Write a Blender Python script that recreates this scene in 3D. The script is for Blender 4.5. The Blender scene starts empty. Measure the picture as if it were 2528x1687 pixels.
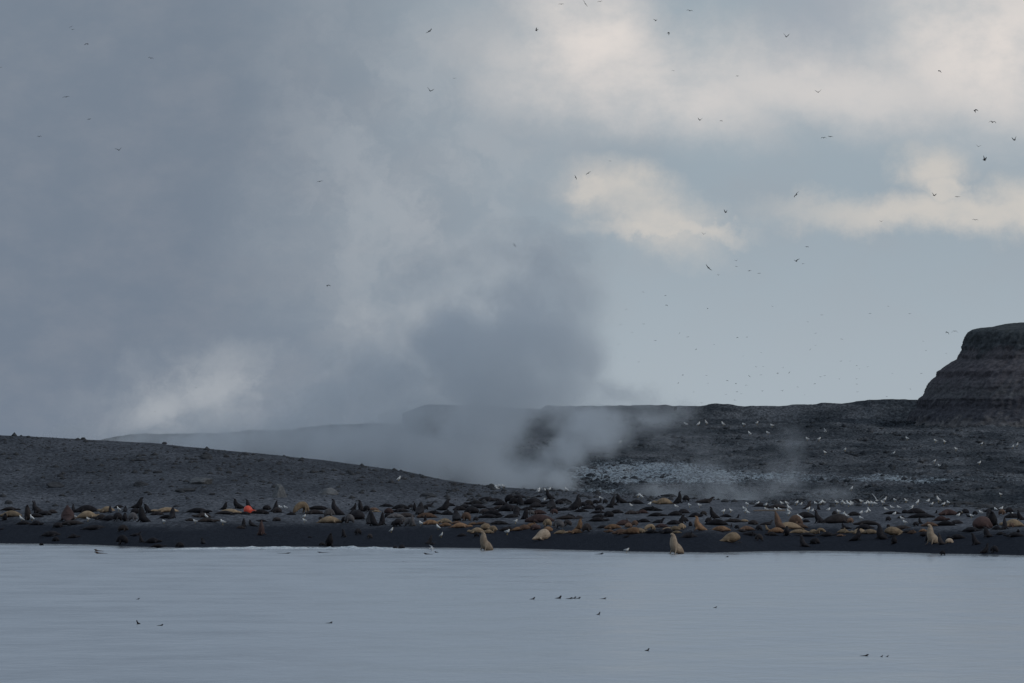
import bpy, bmesh, math, random
import numpy as np
from mathutils import Vector, Matrix

R = math.radians
rng = random.Random(7)
sc = bpy.context.scene
C = bpy.context.scene.collection

# ------------------------------------------------------------------ camera
# The camera stands on a boat deck 10 m above the sea, about 1050 m off the beach, 400 mm lens.
F = 2528 * 400.0 / 36.0          # focal length in photo pixels (photo 2528 wide)
CX, HY, CAMH = 1264.0, 1100.0, 10.0   # optical centre column, horizon row, camera height
cam_d = bpy.data.cameras.new('camera')
cam = bpy.data.objects.new('camera', cam_d); C.objects.link(cam)
cam_d.lens = 400; cam_d.sensor_width = 36; cam_d.sensor_fit = 'HORIZONTAL'
cam_d.shift_y = (HY - 843.5) / 2528.0
cam_d.clip_start = 5; cam_d.clip_end = 60000
cam.location = (0, 0, CAMH); cam.rotation_euler = (R(90), 0, 0)
sc.camera = cam

# ------------------------------------------------------------------ render look
sc.view_settings.view_transform = 'Standard'; sc.view_settings.look = 'None'
sc.view_settings.exposure = 0.0; sc.view_settings.gamma = 1.0
sc.view_settings.use_curve_mapping = False
sc.cycles.use_denoising = True
sc.cycles.max_bounces = 8; sc.cycles.diffuse_bounces = 2; sc.cycles.glossy_bounces = 2
sc.cycles.volume_bounces = 4; sc.cycles.transparent_max_bounces = 8
sc.cycles.volume_step_rate = 2.0; sc.cycles.volume_max_steps = 48
sc.cycles.caustics_reflective = False; sc.cycles.caustics_refractive = False

# ------------------------------------------------------------------ node helper
class NT:
    def __init__(self, tree): self.t = tree; tree.nodes.clear()
    def n(self, typ, **kw):
        nd = self.t.nodes.new(typ)
        for k, v in kw.items():
            if k.startswith('i_'):
                key = k[2:]
                key = int(key) if key.isdigit() else key.replace('_', ' ')
                self.set(nd.inputs[key], v)
            else: setattr(nd, k, v)
        return nd
    def set(self, inp, v):
        if hasattr(v, 'is_output') : self.t.links.new(v, inp)
        elif hasattr(v, 'outputs'): self.t.links.new(v.outputs[0], inp)
        else:
            if inp.type == 'RGBA' and hasattr(v, '__len__') and len(v) == 3: v = (*v, 1)
            inp.default_value = v
    def m(self, op, a, b=0.0, c=0.0, clamp=False):
        nd = self.n('ShaderNodeMath', operation=op, use_clamp=clamp)
        self.set(nd.inputs[0], a); self.set(nd.inputs[1], b)
        if op in ('MULTIPLY_ADD', 'SMOOTH_MAX', 'SMOOTH_MIN'): self.set(nd.inputs[2], c)
        return nd.outputs[0]
    def vm(self, op, a, b=None):
        nd = self.n('ShaderNodeVectorMath', operation=op)
        self.set(nd.inputs[0], a)
        if b is not None: self.set(nd.inputs[1], b)
        return nd.outputs['Value'] if op in ('LENGTH', 'DOT_PRODUCT') else nd.outputs[0]
    def mix(self, fac, a, b, blend='MIX'):
        nd = self.n('ShaderNodeMix', data_type='RGBA', blend_type=blend)
        self.set(nd.inputs[0], fac); self.set(nd.inputs[6], a); self.set(nd.inputs[7], b)
        return nd.outputs[2]
    def mr(self, v, a, b, c=0.0, d=1.0, smooth=True):
        nd = self.n('ShaderNodeMapRange', interpolation_type='SMOOTHSTEP' if smooth else 'LINEAR')
        self.set(nd.inputs[0], v)
        for i, q in enumerate((a, b, c, d)): self.set(nd.inputs[i + 1], q)
        return nd.outputs[0]
    def noise(self, vec, scale, detail=4, rough=0.55, dist=0.0, dim='3D'):
        nd = self.n('ShaderNodeTexNoise', noise_dimensions=dim)
        if vec is not None: self.set(nd.inputs['Vector'], vec)
        nd.inputs['Scale'].default_value = scale; nd.inputs['Detail'].default_value = detail
        nd.inputs['Roughness'].default_value = rough; nd.inputs['Distortion'].default_value = dist
        return nd
    def mapping(self, vec, loc=(0, 0, 0), rot=(0, 0, 0), scale=(1, 1, 1), typ='POINT'):
        nd = self.n('ShaderNodeMapping', vector_type=typ)
        self.set(nd.inputs[0], vec)
        nd.inputs['Location'].default_value = loc; nd.inputs['Rotation'].default_value = rot
        nd.inputs['Scale'].default_value = scale
        return nd.outputs[0]

# ------------------------------------------------------------------ world: high overcast with broken cream cloud
SUN_EL, SUN_AZ = R(24), R(115)      # azimuth clockwise from +Y (the view direction)
world = bpy.data.worlds.new('World'); sc.world = world; world.use_nodes = True
w = NT(world.node_tree)
tc = w.n('ShaderNodeTexCoord')
sep = w.n('ShaderNodeSeparateXYZ', i_0=tc.outputs['Generated'])
sky = w.n('ShaderNodeTexSky', sky_type='NISHITA')
sky.sun_disc = False; sky.sun_elevation = SUN_EL; sky.sun_rotation = SUN_AZ
sky.air_density = 1.0; sky.dust_density = 2.0; sky.ozone_density = 1.5
az = w.m('ARCTAN2', sep.outputs[0], sep.outputs[1])
el = w.m('ARCSINE', sep.outputs[2])
K = 1000.0 / F                      # one unit = 1000 photo pixels of angle
u0 = w.m('MULTIPLY_ADD', az, 1 / K, CX / 1000)
v0 = w.m('MULTIPLY_ADD', el, -1 / K, HY / 1000)
uv = w.n('ShaderNodeCombineXYZ', i_0=u0, i_1=v0).outputs[0]
warp = w.noise(w.mapping(uv, loc=(3.1, 7.7, 0)), 3.2, 6, 0.66)
wv = w.vm('SUBTRACT', warp.outputs['Color'], (0.5, 0.5, 0.5))
uvw = w.vm('ADD', uv, w.vm('MULTIPLY', wv, (0.30, 0.22, 0)))
big = w.noise(uv, 1.3, 3, 0.55).outputs[0]
fine = w.noise(w.mapping(uv, scale=(1, 1.5, 1)), 4.5, 5, 0.6).outputs[0]
def blob(cx, cy, rx, ry, rot=0.0, soft=1.0, src=uvw):
    q = w.mapping(src, loc=(cx, cy, 0), rot=(0, 0, R(rot)), scale=(rx, ry, 1), typ='TEXTURE')
    d = w.vm('LENGTH', w.vm('MULTIPLY', q, (1, 1, 0)))
    return w.mr(d, 1 + soft * 0.5, max(0.0, 1 - soft * 0.7))
def add(*vs):
    r = vs[0]
    for v in vs[1:]: r = w.m('MAXIMUM', r, v)
    return r
# slow change from the grey-blue rain side to the paler side
near = w.m('MULTIPLY', w.mr(w.m('ABSOLUTE', az), 0.9, 0.08), w.mr(v0, -2.2, 0.1))
ramp = w.mr(w.m('ADD', u0, w.m('MULTIPLY', w.m('SUBTRACT', big, 0.5), 0.9)), 0.35, 1.75)
rest = w.mr(big, 0.25, 0.75)
t = w.m('ADD', w.m('MULTIPLY', near, ramp), w.m('MULTIPLY', w.m('SUBTRACT', 1.0, near), rest))
cloud_a = w.mix(t, (0.183, 0.230, 0.303), (0.352, 0.428, 0.495))
cloud_a = w.mix(w.mr(fine, 0.35, 0.75, 0, 0.4), cloud_a, w.mix(0.5, cloud_a, (0.36, 0.37, 0.41)))
skyc = w.mix(1.0, sky.outputs[0], (0.07, 0.07, 0.07), 'MULTIPLY')
base = w.mix(0.14, cloud_a, skyc)
cream = add(
    blob(1.46, 0.10, 0.19, 0.16, 20, 1.5), w.m('MULTIPLY', blob(1.60, 0.19, 0.36, 0.12, 8, 1.8), 0.85),
    w.m('MULTIPLY', blob(2.06, 0.20, 0.62, 0.10, 2, 1.9), 0.70), blob(2.45, 0.10, 0.30, 0.19, 0, 1.7))
low = add(blob(1.585, 0.530, 0.190, 0.074, 20, 1.15), blob(1.64, 0.574, 0.20, 0.024, 0, 1.0), blob(1.48, 0.498, 0.085, 0.042, 10, 1.1),
    blob(2.33, 0.525, 0.38, 0.050, -1, 1.15), blob(2.30, 0.41, 0.085, 0.060, 0, 1.15), blob(2.33, 0.46, 0.06, 0.06, 0, 1.0),
    blob(2.50, 0.50, 0.10, 0.08, 0, 1.0))
lowc = w.m('MULTIPLY', low, w.mr(fine, 0.22, 0.62, 0.5, 0.86))
outside = w.m('MULTIPLY', w.mr(fine, 0.52, 0.70), w.m('SUBTRACT', 1.0, w.mr(w.m('ABSOLUTE', w.m('SUBTRACT', v0, 0.5)), 1.3, 0.9)))
cream = add(cream, w.m('MULTIPLY', outside, 0.35))
cream = w.m('MULTIPLY', cream, w.mr(fine, 0.22, 0.62, 0.5, 0.98))
billow = w.mr(w.noise(w.mapping(uvw, loc=(1, 5, 0)), 5.5, 6, 0.62).outputs[0], 0.36, 0.64)
glow = add(w.m('MULTIPLY', blob(1.06, 0.48, 0.33, 0.42, 0, 1.8), w.m('MULTIPLY_ADD', billow, 0.42, 0.16)), w.m('MULTIPLY', blob(0.52, 1.01, 0.26, 0.11, -6, 1.8), w.m('MULTIPLY_ADD', billow, 0.55, 0.22)),
           w.m('MULTIPLY', blob(0.41, 1.01, 0.11, 0.055, -12, 1.6), 0.75), w.m('MULTIPLY', blob(0.96, 0.85, 0.19, 0.15, 0, 1.6), w.m('MULTIPLY_ADD', billow, 0.5, 0.2)))
base = w.mix(glow, base, (0.415, 0.443, 0.475))
base = w.mix(w.m('MULTIPLY', w.m('MULTIPLY', w.mr(v0, 0.45, 1.02), w.mr(u0, 0.9, 1.6)), 0.72), base, (0.41, 0.468, 0.515))
dark = w.m('MULTIPLY', blob(2.0, 0.04, 0.14, 0.10, 0, 1.6), 0.45)
col = w.mix(cream, base, (0.74, 0.69, 0.655))
col = w.mix(lowc, col, (0.625, 0.590, 0.545))
col = w.mix(dark, col, (0.36, 0.38, 0.43))
bg = w.n('ShaderNodeBackground', i_0=col); bg.inputs[1].default_value = 1.0
wo = w.n('ShaderNodeOutputWorld', i_0=bg)
world.cycles.sampling_method = 'MANUAL'; world.cycles.sample_map_resolution = 512

sun_d = bpy.data.lights.new('sun', 'SUN'); sun_d.energy = 0.6; sun_d.angle = R(25); sun_d.color = (1.0, 0.97, 0.93)
sun = bpy.data.objects.new('sun', sun_d); C.objects.link(sun)
sdir = Vector((math.sin(SUN_AZ) * math.cos(SUN_EL), math.cos(SUN_AZ) * math.cos(SUN_EL), math.sin(SUN_EL)))
sun.rotation_euler = (-sdir).to_track_quat('-Z', 'Y').to_euler(); sun.location = (0, 900, 200)

# ------------------------------------------------------------------ general helpers
def tag(o, label=None, cat=None, group=None, kind=None):
    if label: o['label'] = label
    if cat: o['category'] = cat
    if group: o['group'] = group
    if kind: o['kind'] = kind
    return o
def link(name, me, mat=None, loc=(0, 0, 0)):
    o = bpy.data.objects.new(name, me); C.objects.link(o); o.location = loc
    if mat is not None and not me.materials: me.materials.append(mat)
    return o
def smooth(me):
    me.polygons.foreach_set('use_smooth', [True] * len(me.polygons)); return me
def newmat(name):
    m = bpy.data.materials.new(name); m.use_nodes = True
    return m, NT(m.node_tree)
def hash2(ix, iy, s):
    h = (ix.astype(np.int64) * 374761393 + iy.astype(np.int64) * 668265263 + s * 982451653) & 0x7fffffff
    h = ((h ^ (h >> 13)) * 1274126177) & 0x7fffffff
    return ((h ^ (h >> 16)) & 0xffff) / 65535.0
def vnoise(x, y, s=0):
    ix, iy = np.floor(x), np.floor(y); fx, fy = x - ix, y - iy
    fx = fx * fx * (3 - 2 * fx); fy = fy * fy * (3 - 2 * fy)
    a = hash2(ix, iy, s); b = hash2(ix + 1, iy, s); c = hash2(ix, iy + 1, s); d = hash2(ix + 1, iy + 1, s)
    return (a + (b - a) * fx) * (1 - fy) + (c + (d - c) * fx) * fy
def fbm(x, y, o=4, s=0, g=0.5):
    r = 0; a = 1.0; n = 0
    for k in range(o):
        r = r + a * vnoise(x, y, s + k * 17); n += a; a *= g; x = x * 2.03 + 11.7; y = y * 2.03 + 5.3
    return r / n - 0.5
def px2x(px, Y): return (px - CX) * Y / F
def py2z(py, Y): return CAMH - (py - HY) * Y / F
def proj(p): return CX + F * p[0] / p[1], HY - F * (p[2] - CAMH) / p[1]

# ------------------------------------------------------------------ terrain functions
shore = [(-700, 1338), (0, 1346), (110, 1347), (220, 1349), (330, 1354), (430, 1356), (640, 1354), (840, 1354), (1050, 1356), (1200, 1358), (1260, 1358), (1400, 1362),
         (1560, 1366), (1690, 1368), (1760, 1369), (1900, 1365.5), (2010, 1364.5), (2100, 1366), (2200, 1367), (2300, 1371), (2420, 1373), (2528, 1376), (3300, 1384)]
SH = np.array([(px2x(p, F * CAMH / (y - HY)), F * CAMH / (y - HY)) for p, y in shore])
crest = [(-700, 1040, 1310), (-300, 1060, 1305), (0, 1073, 1300), (200, 1085, 1297), (390, 1096, 1292), (600, 1115, 1284), (800, 1136, 1274), (1000, 1164, 1262),
         (1120, 1190, 1246), (1230, 1203, 1235), (1400, 1213, 1220), (1600, 1226, 1205), (1700, 1229, 1195), (1850, 1237, 1185), (2000, 1239, 1175),
         (2200, 1239, 1170), (2340, 1241, 1165), (2400, 1248, 1150), (2528, 1259, 1130), (2800, 1270, 1110), (3300, 1280, 1100)]
CR = np.array([(px2x(p, Y), Y, py2z(y, Y)) for p, y, Y in crest])
def shoreY(X): return np.interp(X, SH[:, 0], SH[:, 1]) + 0.35 * np.sin(X * 0.9) + 0.6 * np.sin(X * 0.23 + 1) - 0.4
def crestYZ(X): return np.interp(X, CR[:, 0], CR[:, 1]), np.interp(X, CR[:, 0], CR[:, 2])
def beachH(X, Y, detail=True):
    X = np.asarray(X, float); Y = np.asarray(Y, float)
    Ys = shoreY(X); Yc, Zc = crestYZ(X); d = Y - Ys
    d1, z1 = 30.0, 2.1
    z = np.where(d < 0, 0.07 * d, z1 * np.clip(d / d1, 0, 1) ** 0.95)
    tt = np.clip((d - d1) / (Yc - Ys - d1), 0, 1)
    z = np.where(d > d1, z1 + (Zc - z1) * (0.8 * tt + 0.2 * np.sin(np.pi / 2 * tt)), z)
    over = np.maximum(Y - Yc, 0)
    z = z - np.minimum(over * over * 0.004, over * 0.09)
    if detail:
        hill = np.clip((d - 60) / 60, 0, 1)
        z = z + np.clip(d / 6, 0, 1) * (0.10 * fbm(X / 3.5, Y / 9, 4, 1) + 0.25 * hill * fbm(X / 6, Y / 14, 5, 2, 0.6))
    return z
def lavaZ(X, Y):
    k = np.clip((X + 34) / 22, 0, 1); k = k * k * (3 - 2 * k)
    return np.where(Y > 1280, 3 + 10.9 * k * np.clip((Y - 1280) / 420, 0, 1) ** 1.05, 3 - 0.05 * (1280 - Y))
rim = [(-2600, 1190), (940, 1180), (982, 1120), (993, 1022), (1030, 1006), (1052, 999), (1078, 1000), (1200, 1003), (1338, 1011), (1345, 1001), (1400, 1003), (1500, 1002), (1640, 1000), (1662, 1003),
       (1745, 1003), (1756, 997), (1790, 998), (1830, 1003), (1930, 1003), (1960, 999), (2010, 1000), (2030, 995), (2060, 996), (2110, 1000), (2136, 999), (2142, 988), (2200, 986),
       (2280, 987), (2330, 988), (3400, 985)]
RM = np.array([(px2x(p, 1722), py2z(y, 1722)) for p, y in rim])
def lavaH(X, Y):
    X = np.asarray(X, float); Y = np.asarray(Y, float)
    z = lavaZ(X, Y)
    n = fbm(X / 5, Y / 12, 5, 30, 0.62); n2 = fbm(X / 1.3, Y / 3.0, 3, 40, 0.6)
    z = z + 1.6 * n + 0.55 * n2
    zr = np.interp(X + 0.6 * fbm(X / 2, Y * 0 + 1, 3, 3), RM[:, 0], RM[:, 1]) + 0.25 * fbm(X / 1.1, Y / 5, 3, 77)
    yr = 1706 + 6 * fbm(X / 7, X * 0 + 3, 4, 50)
    k = np.clip((Y - yr) / 14, 0, 1)
    k = 0.55 * np.clip(k * 3, 0, 1) + 0.45 * np.clip(k * 3 - 2, 0, 1)
    return z + (zr - z) * k
def hit(px, py, surf='beach'):
    """Where the sight line through a photo pixel meets the ground."""
    Y = np.arange(1000, 1300, 0.2) if surf == 'beach' else np.arange(1255, 1720, 0.5)
    if surf == 'beach' and px < 1250: Y = np.arange(1000, 1330, 0.2)
    X = (px - CX) / F * Y; Z = CAMH - (py - HY) / F * Y
    H = beachH(X, Y) if surf == 'beach' else lavaH(X, Y)
    if surf == 'beach': H = np.where(Y > crestYZ(X)[0] + 6, -9, H)
    i = np.argmax(Z <= H)
    if Z[i] > H[i]:
        if surf == 'beach':
            g = Z - beachH(X, Y); i = int(np.argmin(np.where(Y > crestYZ(X)[0] + 2, 9, g)))
        else: i = len(Y) - 20
    return Vector((X[i], Y[i], H[i] if H[i] > -5 else float(beachH(X[i], Y[i]))))

def grid(name, P, mat):
    nr, nc = P.shape[:2]
    me = bpy.data.meshes.new(name)
    idx = np.arange(nr * nc).reshape(nr, nc)
    q = np.stack([idx[:-1, :-1], idx[:-1, 1:], idx[1:, 1:], idx[1:, :-1]], -1).reshape(-1, 4)
    me.vertices.add(nr * nc); me.vertices.foreach_set('co', P.reshape(-1).astype(np.float32))
    me.loops.add(q.size); me.loops.foreach_set('vertex_index', q.reshape(-1).astype(np.int32))
    me.polygons.add(len(q)); me.polygons.foreach_set('loop_start', np.arange(0, q.size, 4, dtype=np.int32))
    me.update(calc_edges=True); me.validate()
    smooth(me); me.materials.append(mat)
    return me
# ------------------------------------------------------------------ ground materials
def ground_mat(name, dry, pale, wet=None, streak=(1, 1, 1), guano=None):
    m, g = newmat(name)
    pos = g.n('ShaderNodeNewGeometry').outputs['Position']
    st = g.mapping(pos, scale=streak)
    a = g.noise(st, 0.35, 6, 0.65).outputs[0]
    b = g.noise(g.mapping(pos, scale=(1, 0.35, 1)), 2.6, 5, 0.7).outputs[0]
    c = g.noise(g.mapping(pos, scale=(1, 0.3, 1)), 9.0, 3, 0.7).outputs[0]
    col = g.mix(g.mr(a, 0.36, 0.68), dry, pale)
    col = g.mix(g.mr(b, 0.34, 0.72), g.mix(1.0, col, (0.45, 0.45, 0.47), 'MULTIPLY'), g.mix(1.0, col, (1.5, 1.5, 1.5), 'MULTIPLY'))
    col = g.mix(g.mr(c, 0.66, 0.80), col, g.mix(1.0, col, (1.9, 1.9, 1.9), 'MULTIPLY'))
    rough = 0.95
    if wet:
        z = g.n('ShaderNodeSeparateXYZ', i_0=pos).outputs[2]
        zn = g.m('ADD', z, g.m('MULTIPLY', g.m('SUBTRACT', a, 0.5), 1.4))
        drier = g.m('MULTIPLY', g.mr(zn, 1.9, 2.8), g.mr(zn, 5.6, 4.2))
        col = g.mix(drier, col, g.mix(1.0, col, (1.38, 1.36, 1.34), 'MULTIPLY'))
        k = g.mr(zn, 2.5, 1.5)
        col = g.mix(k, col, g.mix(g.mr(b, 0.3, 0.75), wet, tuple(q * 1.6 for q in wet)))
        film = g.mr(g.m('ADD', z, g.m('MULTIPLY', g.m('SUBTRACT', b, 0.5), 0.12)), 0.22, 0.08)
        rough = g.mr(film, 0, 1, 0.95, 0.22)
    if guano:
        n1 = g.noise(g.mapping(pos, scale=(1, 0.18, 1)), 2.4, 7, 0.8).outputs[0]
        n2 = g.noise(g.mapping(pos, scale=(1, 0.25, 1)), 0.16, 3, 0.6).outputs[0]
        msk = None
        for (cx, cy, rx, ry, s) in guano:
            q = g.mapping(pos, loc=(cx, cy, 0), scale=(rx, ry, 1), typ='TEXTURE')
            d = g.vm('LENGTH', g.vm('MULTIPLY', q, (1, 1, 0)))
            e = g.m('MULTIPLY', g.mr(d, 1.35, 0.35), s)
            msk = e if msk is None else g.m('MAXIMUM', msk, e)
        msk = g.m('ADD', msk, g.m('MULTIPLY', g.mr(n2, 0.55, 0.8), 0.25))
        amt = g.m('MULTIPLY', g.mr(g.m('ADD', n1, g.m('MULTIPLY', msk, 0.16)), 0.58, 0.72), g.m('MINIMUM', g.m('MULTIPLY', msk, 1.2), 1.0))
        col = g.mix(amt, col, (0.35, 0.40, 0.44))
    bs = g.n('ShaderNodeBsdfPrincipled', i_Base_Color=col, i_Roughness=rough)
    bs.inputs['Specular IOR Level'].default_value = 0.0 if not wet else 0.02
    if wet: g.set(bs.inputs['Specular IOR Level'], g.mr(film, 0, 1, 0.02, 0.5))
    bp = g.n('ShaderNodeBump', i_Height=g.m('ADD', b, g.m('MULTIPLY', c, 0.4))); bp.inputs['Strength'].default_value = 0.55; bp.inputs['Distance'].default_value = 0.25
    g.set(bs.inputs['Normal'], bp.outputs[0])
    g.n('ShaderNodeOutputMaterial', i_0=bs)
    return m
M = {}
M['sand'] = ground_mat('black_sand', (0.074, 0.081, 0.094), (0.116, 0.124, 0.140), wet=(0.020, 0.0235, 0.032), streak=(0.5, 0.12, 1))
M['lava'] = ground_mat('lava_rubble', (0.056, 0.064, 0.073), (0.148, 0.156, 0.168), streak=(0.35, 0.09, 1),
    guano=[(px2x(1580, 1420), 1425, 15, 62, 1.0), (px2x(1760, 1400), 1410, 16, 46, 0.9), (px2x(2235, 1395), 1395, 10, 18, 0.9), (px2x(1900, 1410), 1405, 12, 34, 0.7),
           (px2x(1470, 1350), 1345, 5, 30, 0.75), (px2x(2500, 1400), 1400, 8, 22, 0.45), (px2x(2050, 1340), 1335, 14, 16, 0.4), (px2x(2050, 1560), 1570, 22, 50, 0.3)])
M['lavablock'] = ground_mat('lava_blocks', (0.052, 0.060, 0.069), (0.125, 0.132, 0.143), streak=(0.35, 0.09, 1))
# rocks
def rock_mat(name, a, b):
    m, g = newmat(name)
    oi = g.n('ShaderNodeObjectInfo')
    pos = g.n('ShaderNodeTexCoord').outputs['Object']
    n = g.noise(g.vm('ADD', pos, oi.outputs['Location']), 4.0, 6, 0.7).outputs[0]
    col = g.mix(g.mr(n, 0.3, 0.7), a, b)
    bs = g.n('ShaderNodeBsdfPrincipled', i_Base_Color=col); bs.inputs['Roughness'].default_value = 0.95
    bs.inputs['Specular IOR Level'].default_value = 0.05
    bp = g.n('ShaderNodeBump', i_Height=n); bp.inputs['Strength'].default_value = 0.7; bp.inputs['Distance'].default_value = 0.1
    g.set(bs.inputs['Normal'], bp.outputs[0]); g.n('ShaderNodeOutputMaterial', i_0=bs)
    return m
M['rock'] = rock_mat('dark_lava_rock', (0.045, 0.047, 0.052), (0.085, 0.088, 0.094))
M['rockgrey'] = rock_mat('grey_ash_rock', (0.10, 0.105, 0.112), (0.20, 0.205, 0.212))

# ------------------------------------------------------------------ sea
m, g = newmat('sea_water')
pos = g.n('ShaderNodeNewGeometry').outputs['Position']
n1 = g.noise(g.mapping(pos, scale=(0.05, 0.05, 1)), 1.0, 4, 0.6).outputs[0]
n2 = g.noise(g.mapping(pos, scale=(0.22, 0.06, 1)), 1.0, 5, 0.65).outputs[0]
n3 = g.noise(g.mapping(pos, scale=(0.75, 0.14, 1)), 1.0, 4, 0.65).outputs[0]
deep = g.n('ShaderNodeBsdfDiffuse'); deep.inputs[0].default_value = (0.09, 0.115, 0.145, 1)
gl = g.n('ShaderNodeBsdfAnisotropic', distribution='MULTI_GGX'); gl.inputs['Color'].default_value = (0.825, 0.842, 0.872, 1)
g.set(gl.inputs['Roughness'], g.mr(g.m('ADD', g.m('MULTIPLY', n1, 0.5), g.m('MULTIPLY', n2, 0.5)), 0.35, 0.65, 0.16, 0.25))
hgt = g.m('ADD', g.m('MULTIPLY', n2, 0.9), g.m('MULTIPLY', n3, 0.16))
bp = g.n('ShaderNodeBump', i_Height=hgt); bp.inputs['Strength'].default_value = 0.5; bp.inputs['Distance'].default_value = 0.22
g.set(gl.inputs['Normal'], bp.outputs[0])
bp2 = g.n('ShaderNodeBump', i_Height=g.m('ADD', g.m('MULTIPLY', n2, 0.7), g.m('MULTIPLY', n3, 0.45))); bp2.inputs['Strength'].default_value = 1.0; bp2.inputs['Distance'].default_value = 0.16
fr = g.n('ShaderNodeFresnel'); fr.inputs[0].default_value = 1.33; g.set(fr.inputs['Normal'], bp2.outputs[0])
mx = g.n('ShaderNodeMixShader', i_0=fr.outputs[0], i_1=deep, i_2=gl)
g.n('ShaderNodeOutputMaterial', i_0=mx); M['sea'] = m
def sheet(name, x0, x1, y0, y1, z, mat):
    me = bpy.data.meshes.new(name); me.from_pydata([(x0, y0, z), (x1, y0, z), (x1, y1, z), (x0, y1, z)], [], [(0, 1, 2, 3)])
    me.materials.append(mat); return link(name, me)
tag(sheet('sea', -25000, 25000, -8000, 40000, 0.0, M['sea']), 'calm grey blue sea in front of the beach', 'sea', kind='structure')

# ------------------------------------------------------------------ beach and ash slope
nx, ns = 640, 420
Xs = np.linspace(-88, 84, nx)
Ys_, (Yc_, Zc_) = shoreY(Xs), crestYZ(Xs)
s = np.linspace(0, 1, ns)[:, None]
Yg = (Ys_ - 25)[None, :] + s * (Yc_ + 45 - Ys_ + 25)[None, :]
Xg = np.broadcast_to(Xs, Yg.shape)
tag(link('beach', grid('beach', np.stack([Xg, Yg, beachH(Xg, Yg)], -1), M['sand'])), 'black volcanic sand beach rising to a low ash slope', 'beach', kind='structure')
# ------------------------------------------------------------------ lava field and plateau rim
Xl = np.linspace(-120, 125, 560)
Yl = np.concatenate([np.linspace(1225, 1700, 330), np.linspace(1701, 1732, 44), np.linspace(1740, 1900, 12)])
Xg, Yg = np.meshgrid(Xl, Yl)
tag(link('lava_field', grid('lava_field', np.stack([Xg, Yg, lavaH(Xg, Yg)], -1), M['lava'])), 'dark rubble field rising to a low plateau rim', 'ground', kind='structure')
# ------------------------------------------------------------------ far ridge behind the steam
rp = [(-900, 1180), (150, 1120), (250, 1086), (290, 1077), (330, 1073), (420, 1075), (500, 1071), (600, 1067), (714, 1059), (848, 1050), (1000, 1046), (1100, 1040), (1500, 1030), (1700, 1040)]
RX = np.array([(px2x(p, 1960), py2z(y, 1960)) for p, y in rp])
Xr = np.linspace(-150, 30, 240); Yr = np.linspace(1905, 2120, 60); Xg, Yg = np.meshgrid(Xr, Yr)
top = np.interp(Xg, RX[:, 0], RX[:, 1]) + 0.35 * fbm(Xg / 3, Yg / 9, 4, 60)
kk = np.clip(1 - ((Yg - 1970) / 62) ** 2, 0, 1) ** 0.6
M['ridge'] = ground_mat('ridge_ash', (0.075, 0.075, 0.08), (0.12, 0.118, 0.12), streak=(0.2, 0.1, 1))
tag(link('ridge', grid('ridge', np.stack([Xg, Yg, top * kk - 6 * (1 - kk) + 1.0 * fbm(Xg / 5, Yg / 8, 4, 61)], -1), M['ridge'])), 'low ash ridge far behind the steam', 'hill', kind='structure')
tag(sheet('island_ground', -4000, 4000, 1880, 9000, 0.6, M['ridge']), 'flat ground of the island far behind', 'ground', kind='structure')
# ------------------------------------------------------------------ mesa
MY, MC = 1655.0, 2640.0
prof = [(2215, 1085), (2238, 1062), (2250, 1040), (2262, 1022), (2268, 1014), (2278, 1008), (2281, 1000), (2283, 988), (2285, 983), (2294, 976), (2299, 964), (2308, 947), (2319, 934), (2328, 927), (2331, 916), (2347, 905), (2365, 892), (2383, 884),
        (2385, 874), (2394, 861), (2392, 853), (2395, 833), (2401, 818), (2411, 812), (2430, 808), (2462, 803), (2476, 799), (2501, 795), (2528, 794), (2640, 792)]
pr = [((MC - p) * MY / F, py2z(y, MY)) for p, y in prof]
ll = [0]
for a, b in zip(pr, pr[1:]): ll.append(ll[-1] + math.dist(a, b))
tt = np.linspace(0, ll[-1], 190); rr = np.interp(tt, ll, [p[0] for p in pr]); zz = np.interp(tt, ll, [p[1] for p in pr])
th = np.linspace(0, 2 * np.pi, 421)
TT, RR = np.meshgrid(th, rr); ZZ = np.broadcast_to(zz[:, None], RR.shape)
cap = np.clip((ZZ - 24.2) / 0.8, 0, 1)
ang = np.cos(TT), np.sin(TT)
nn = fbm(ang[0] * 9 + 40, ZZ * 0.55 + ang[1] * 9, 5, 90, 0.6) * 2.0 + fbm(ang[0] * 60 + 9, ang[1] * 60 + ZZ * 2.2, 3, 91, 0.6) * 0.9 + fbm(ang[0] * 26 + 3, ang[1] * 26 + ZZ * 0.25, 3, 93, 0.6) * 1.1
strata = 0.45 * fbm(ZZ * 1.4 + 50, ang[0] * 1.5 + ang[1] * 1.1 + 9, 3, 92, 0.7) * (1 - cap)
ed = np.clip(RR / 6, 0, 1)
R2 = np.maximum(RR + (nn * (0.55 + 0.05 * cap) - 0.3 * cap + strata) * ed, 0.0)
lob = 1 + 0.10 * np.sin(2 * TT + 0.5)
PX = px2x(MC, MY) + R2 * np.cos(TT); PY = MY + 24 + R2 * np.sin(TT) * 1.25 * lob
PZ = ZZ + 0.45 * fbm(PX / 2.2, PY / 2.2, 4, 95) * np.clip(RR / 2, 0, 1)
PX[:, -1], PY[:, -1], PZ[:, -1] = PX[:, 0], PY[:, 0], PZ[:, 0]
PZ[0, :] = PZ[0, :] - 6
m, g = newmat('mesa_rock')
pos = g.n('ShaderNodeNewGeometry').outputs['Position']
z = g.n('ShaderNodeSeparateXYZ', i_0=pos).outputs[2]
w1 = g.noise(pos, 0.5, 5, 0.6).outputs[0]; w2 = g.noise(g.mapping(pos, scale=(1, 1, 1.3)), 1.3, 6, 0.72).outputs[0]
zw = g.m('ADD', z, g.m('MULTIPLY', g.m('SUBTRACT', w1, 0.5), 6.0))
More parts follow.
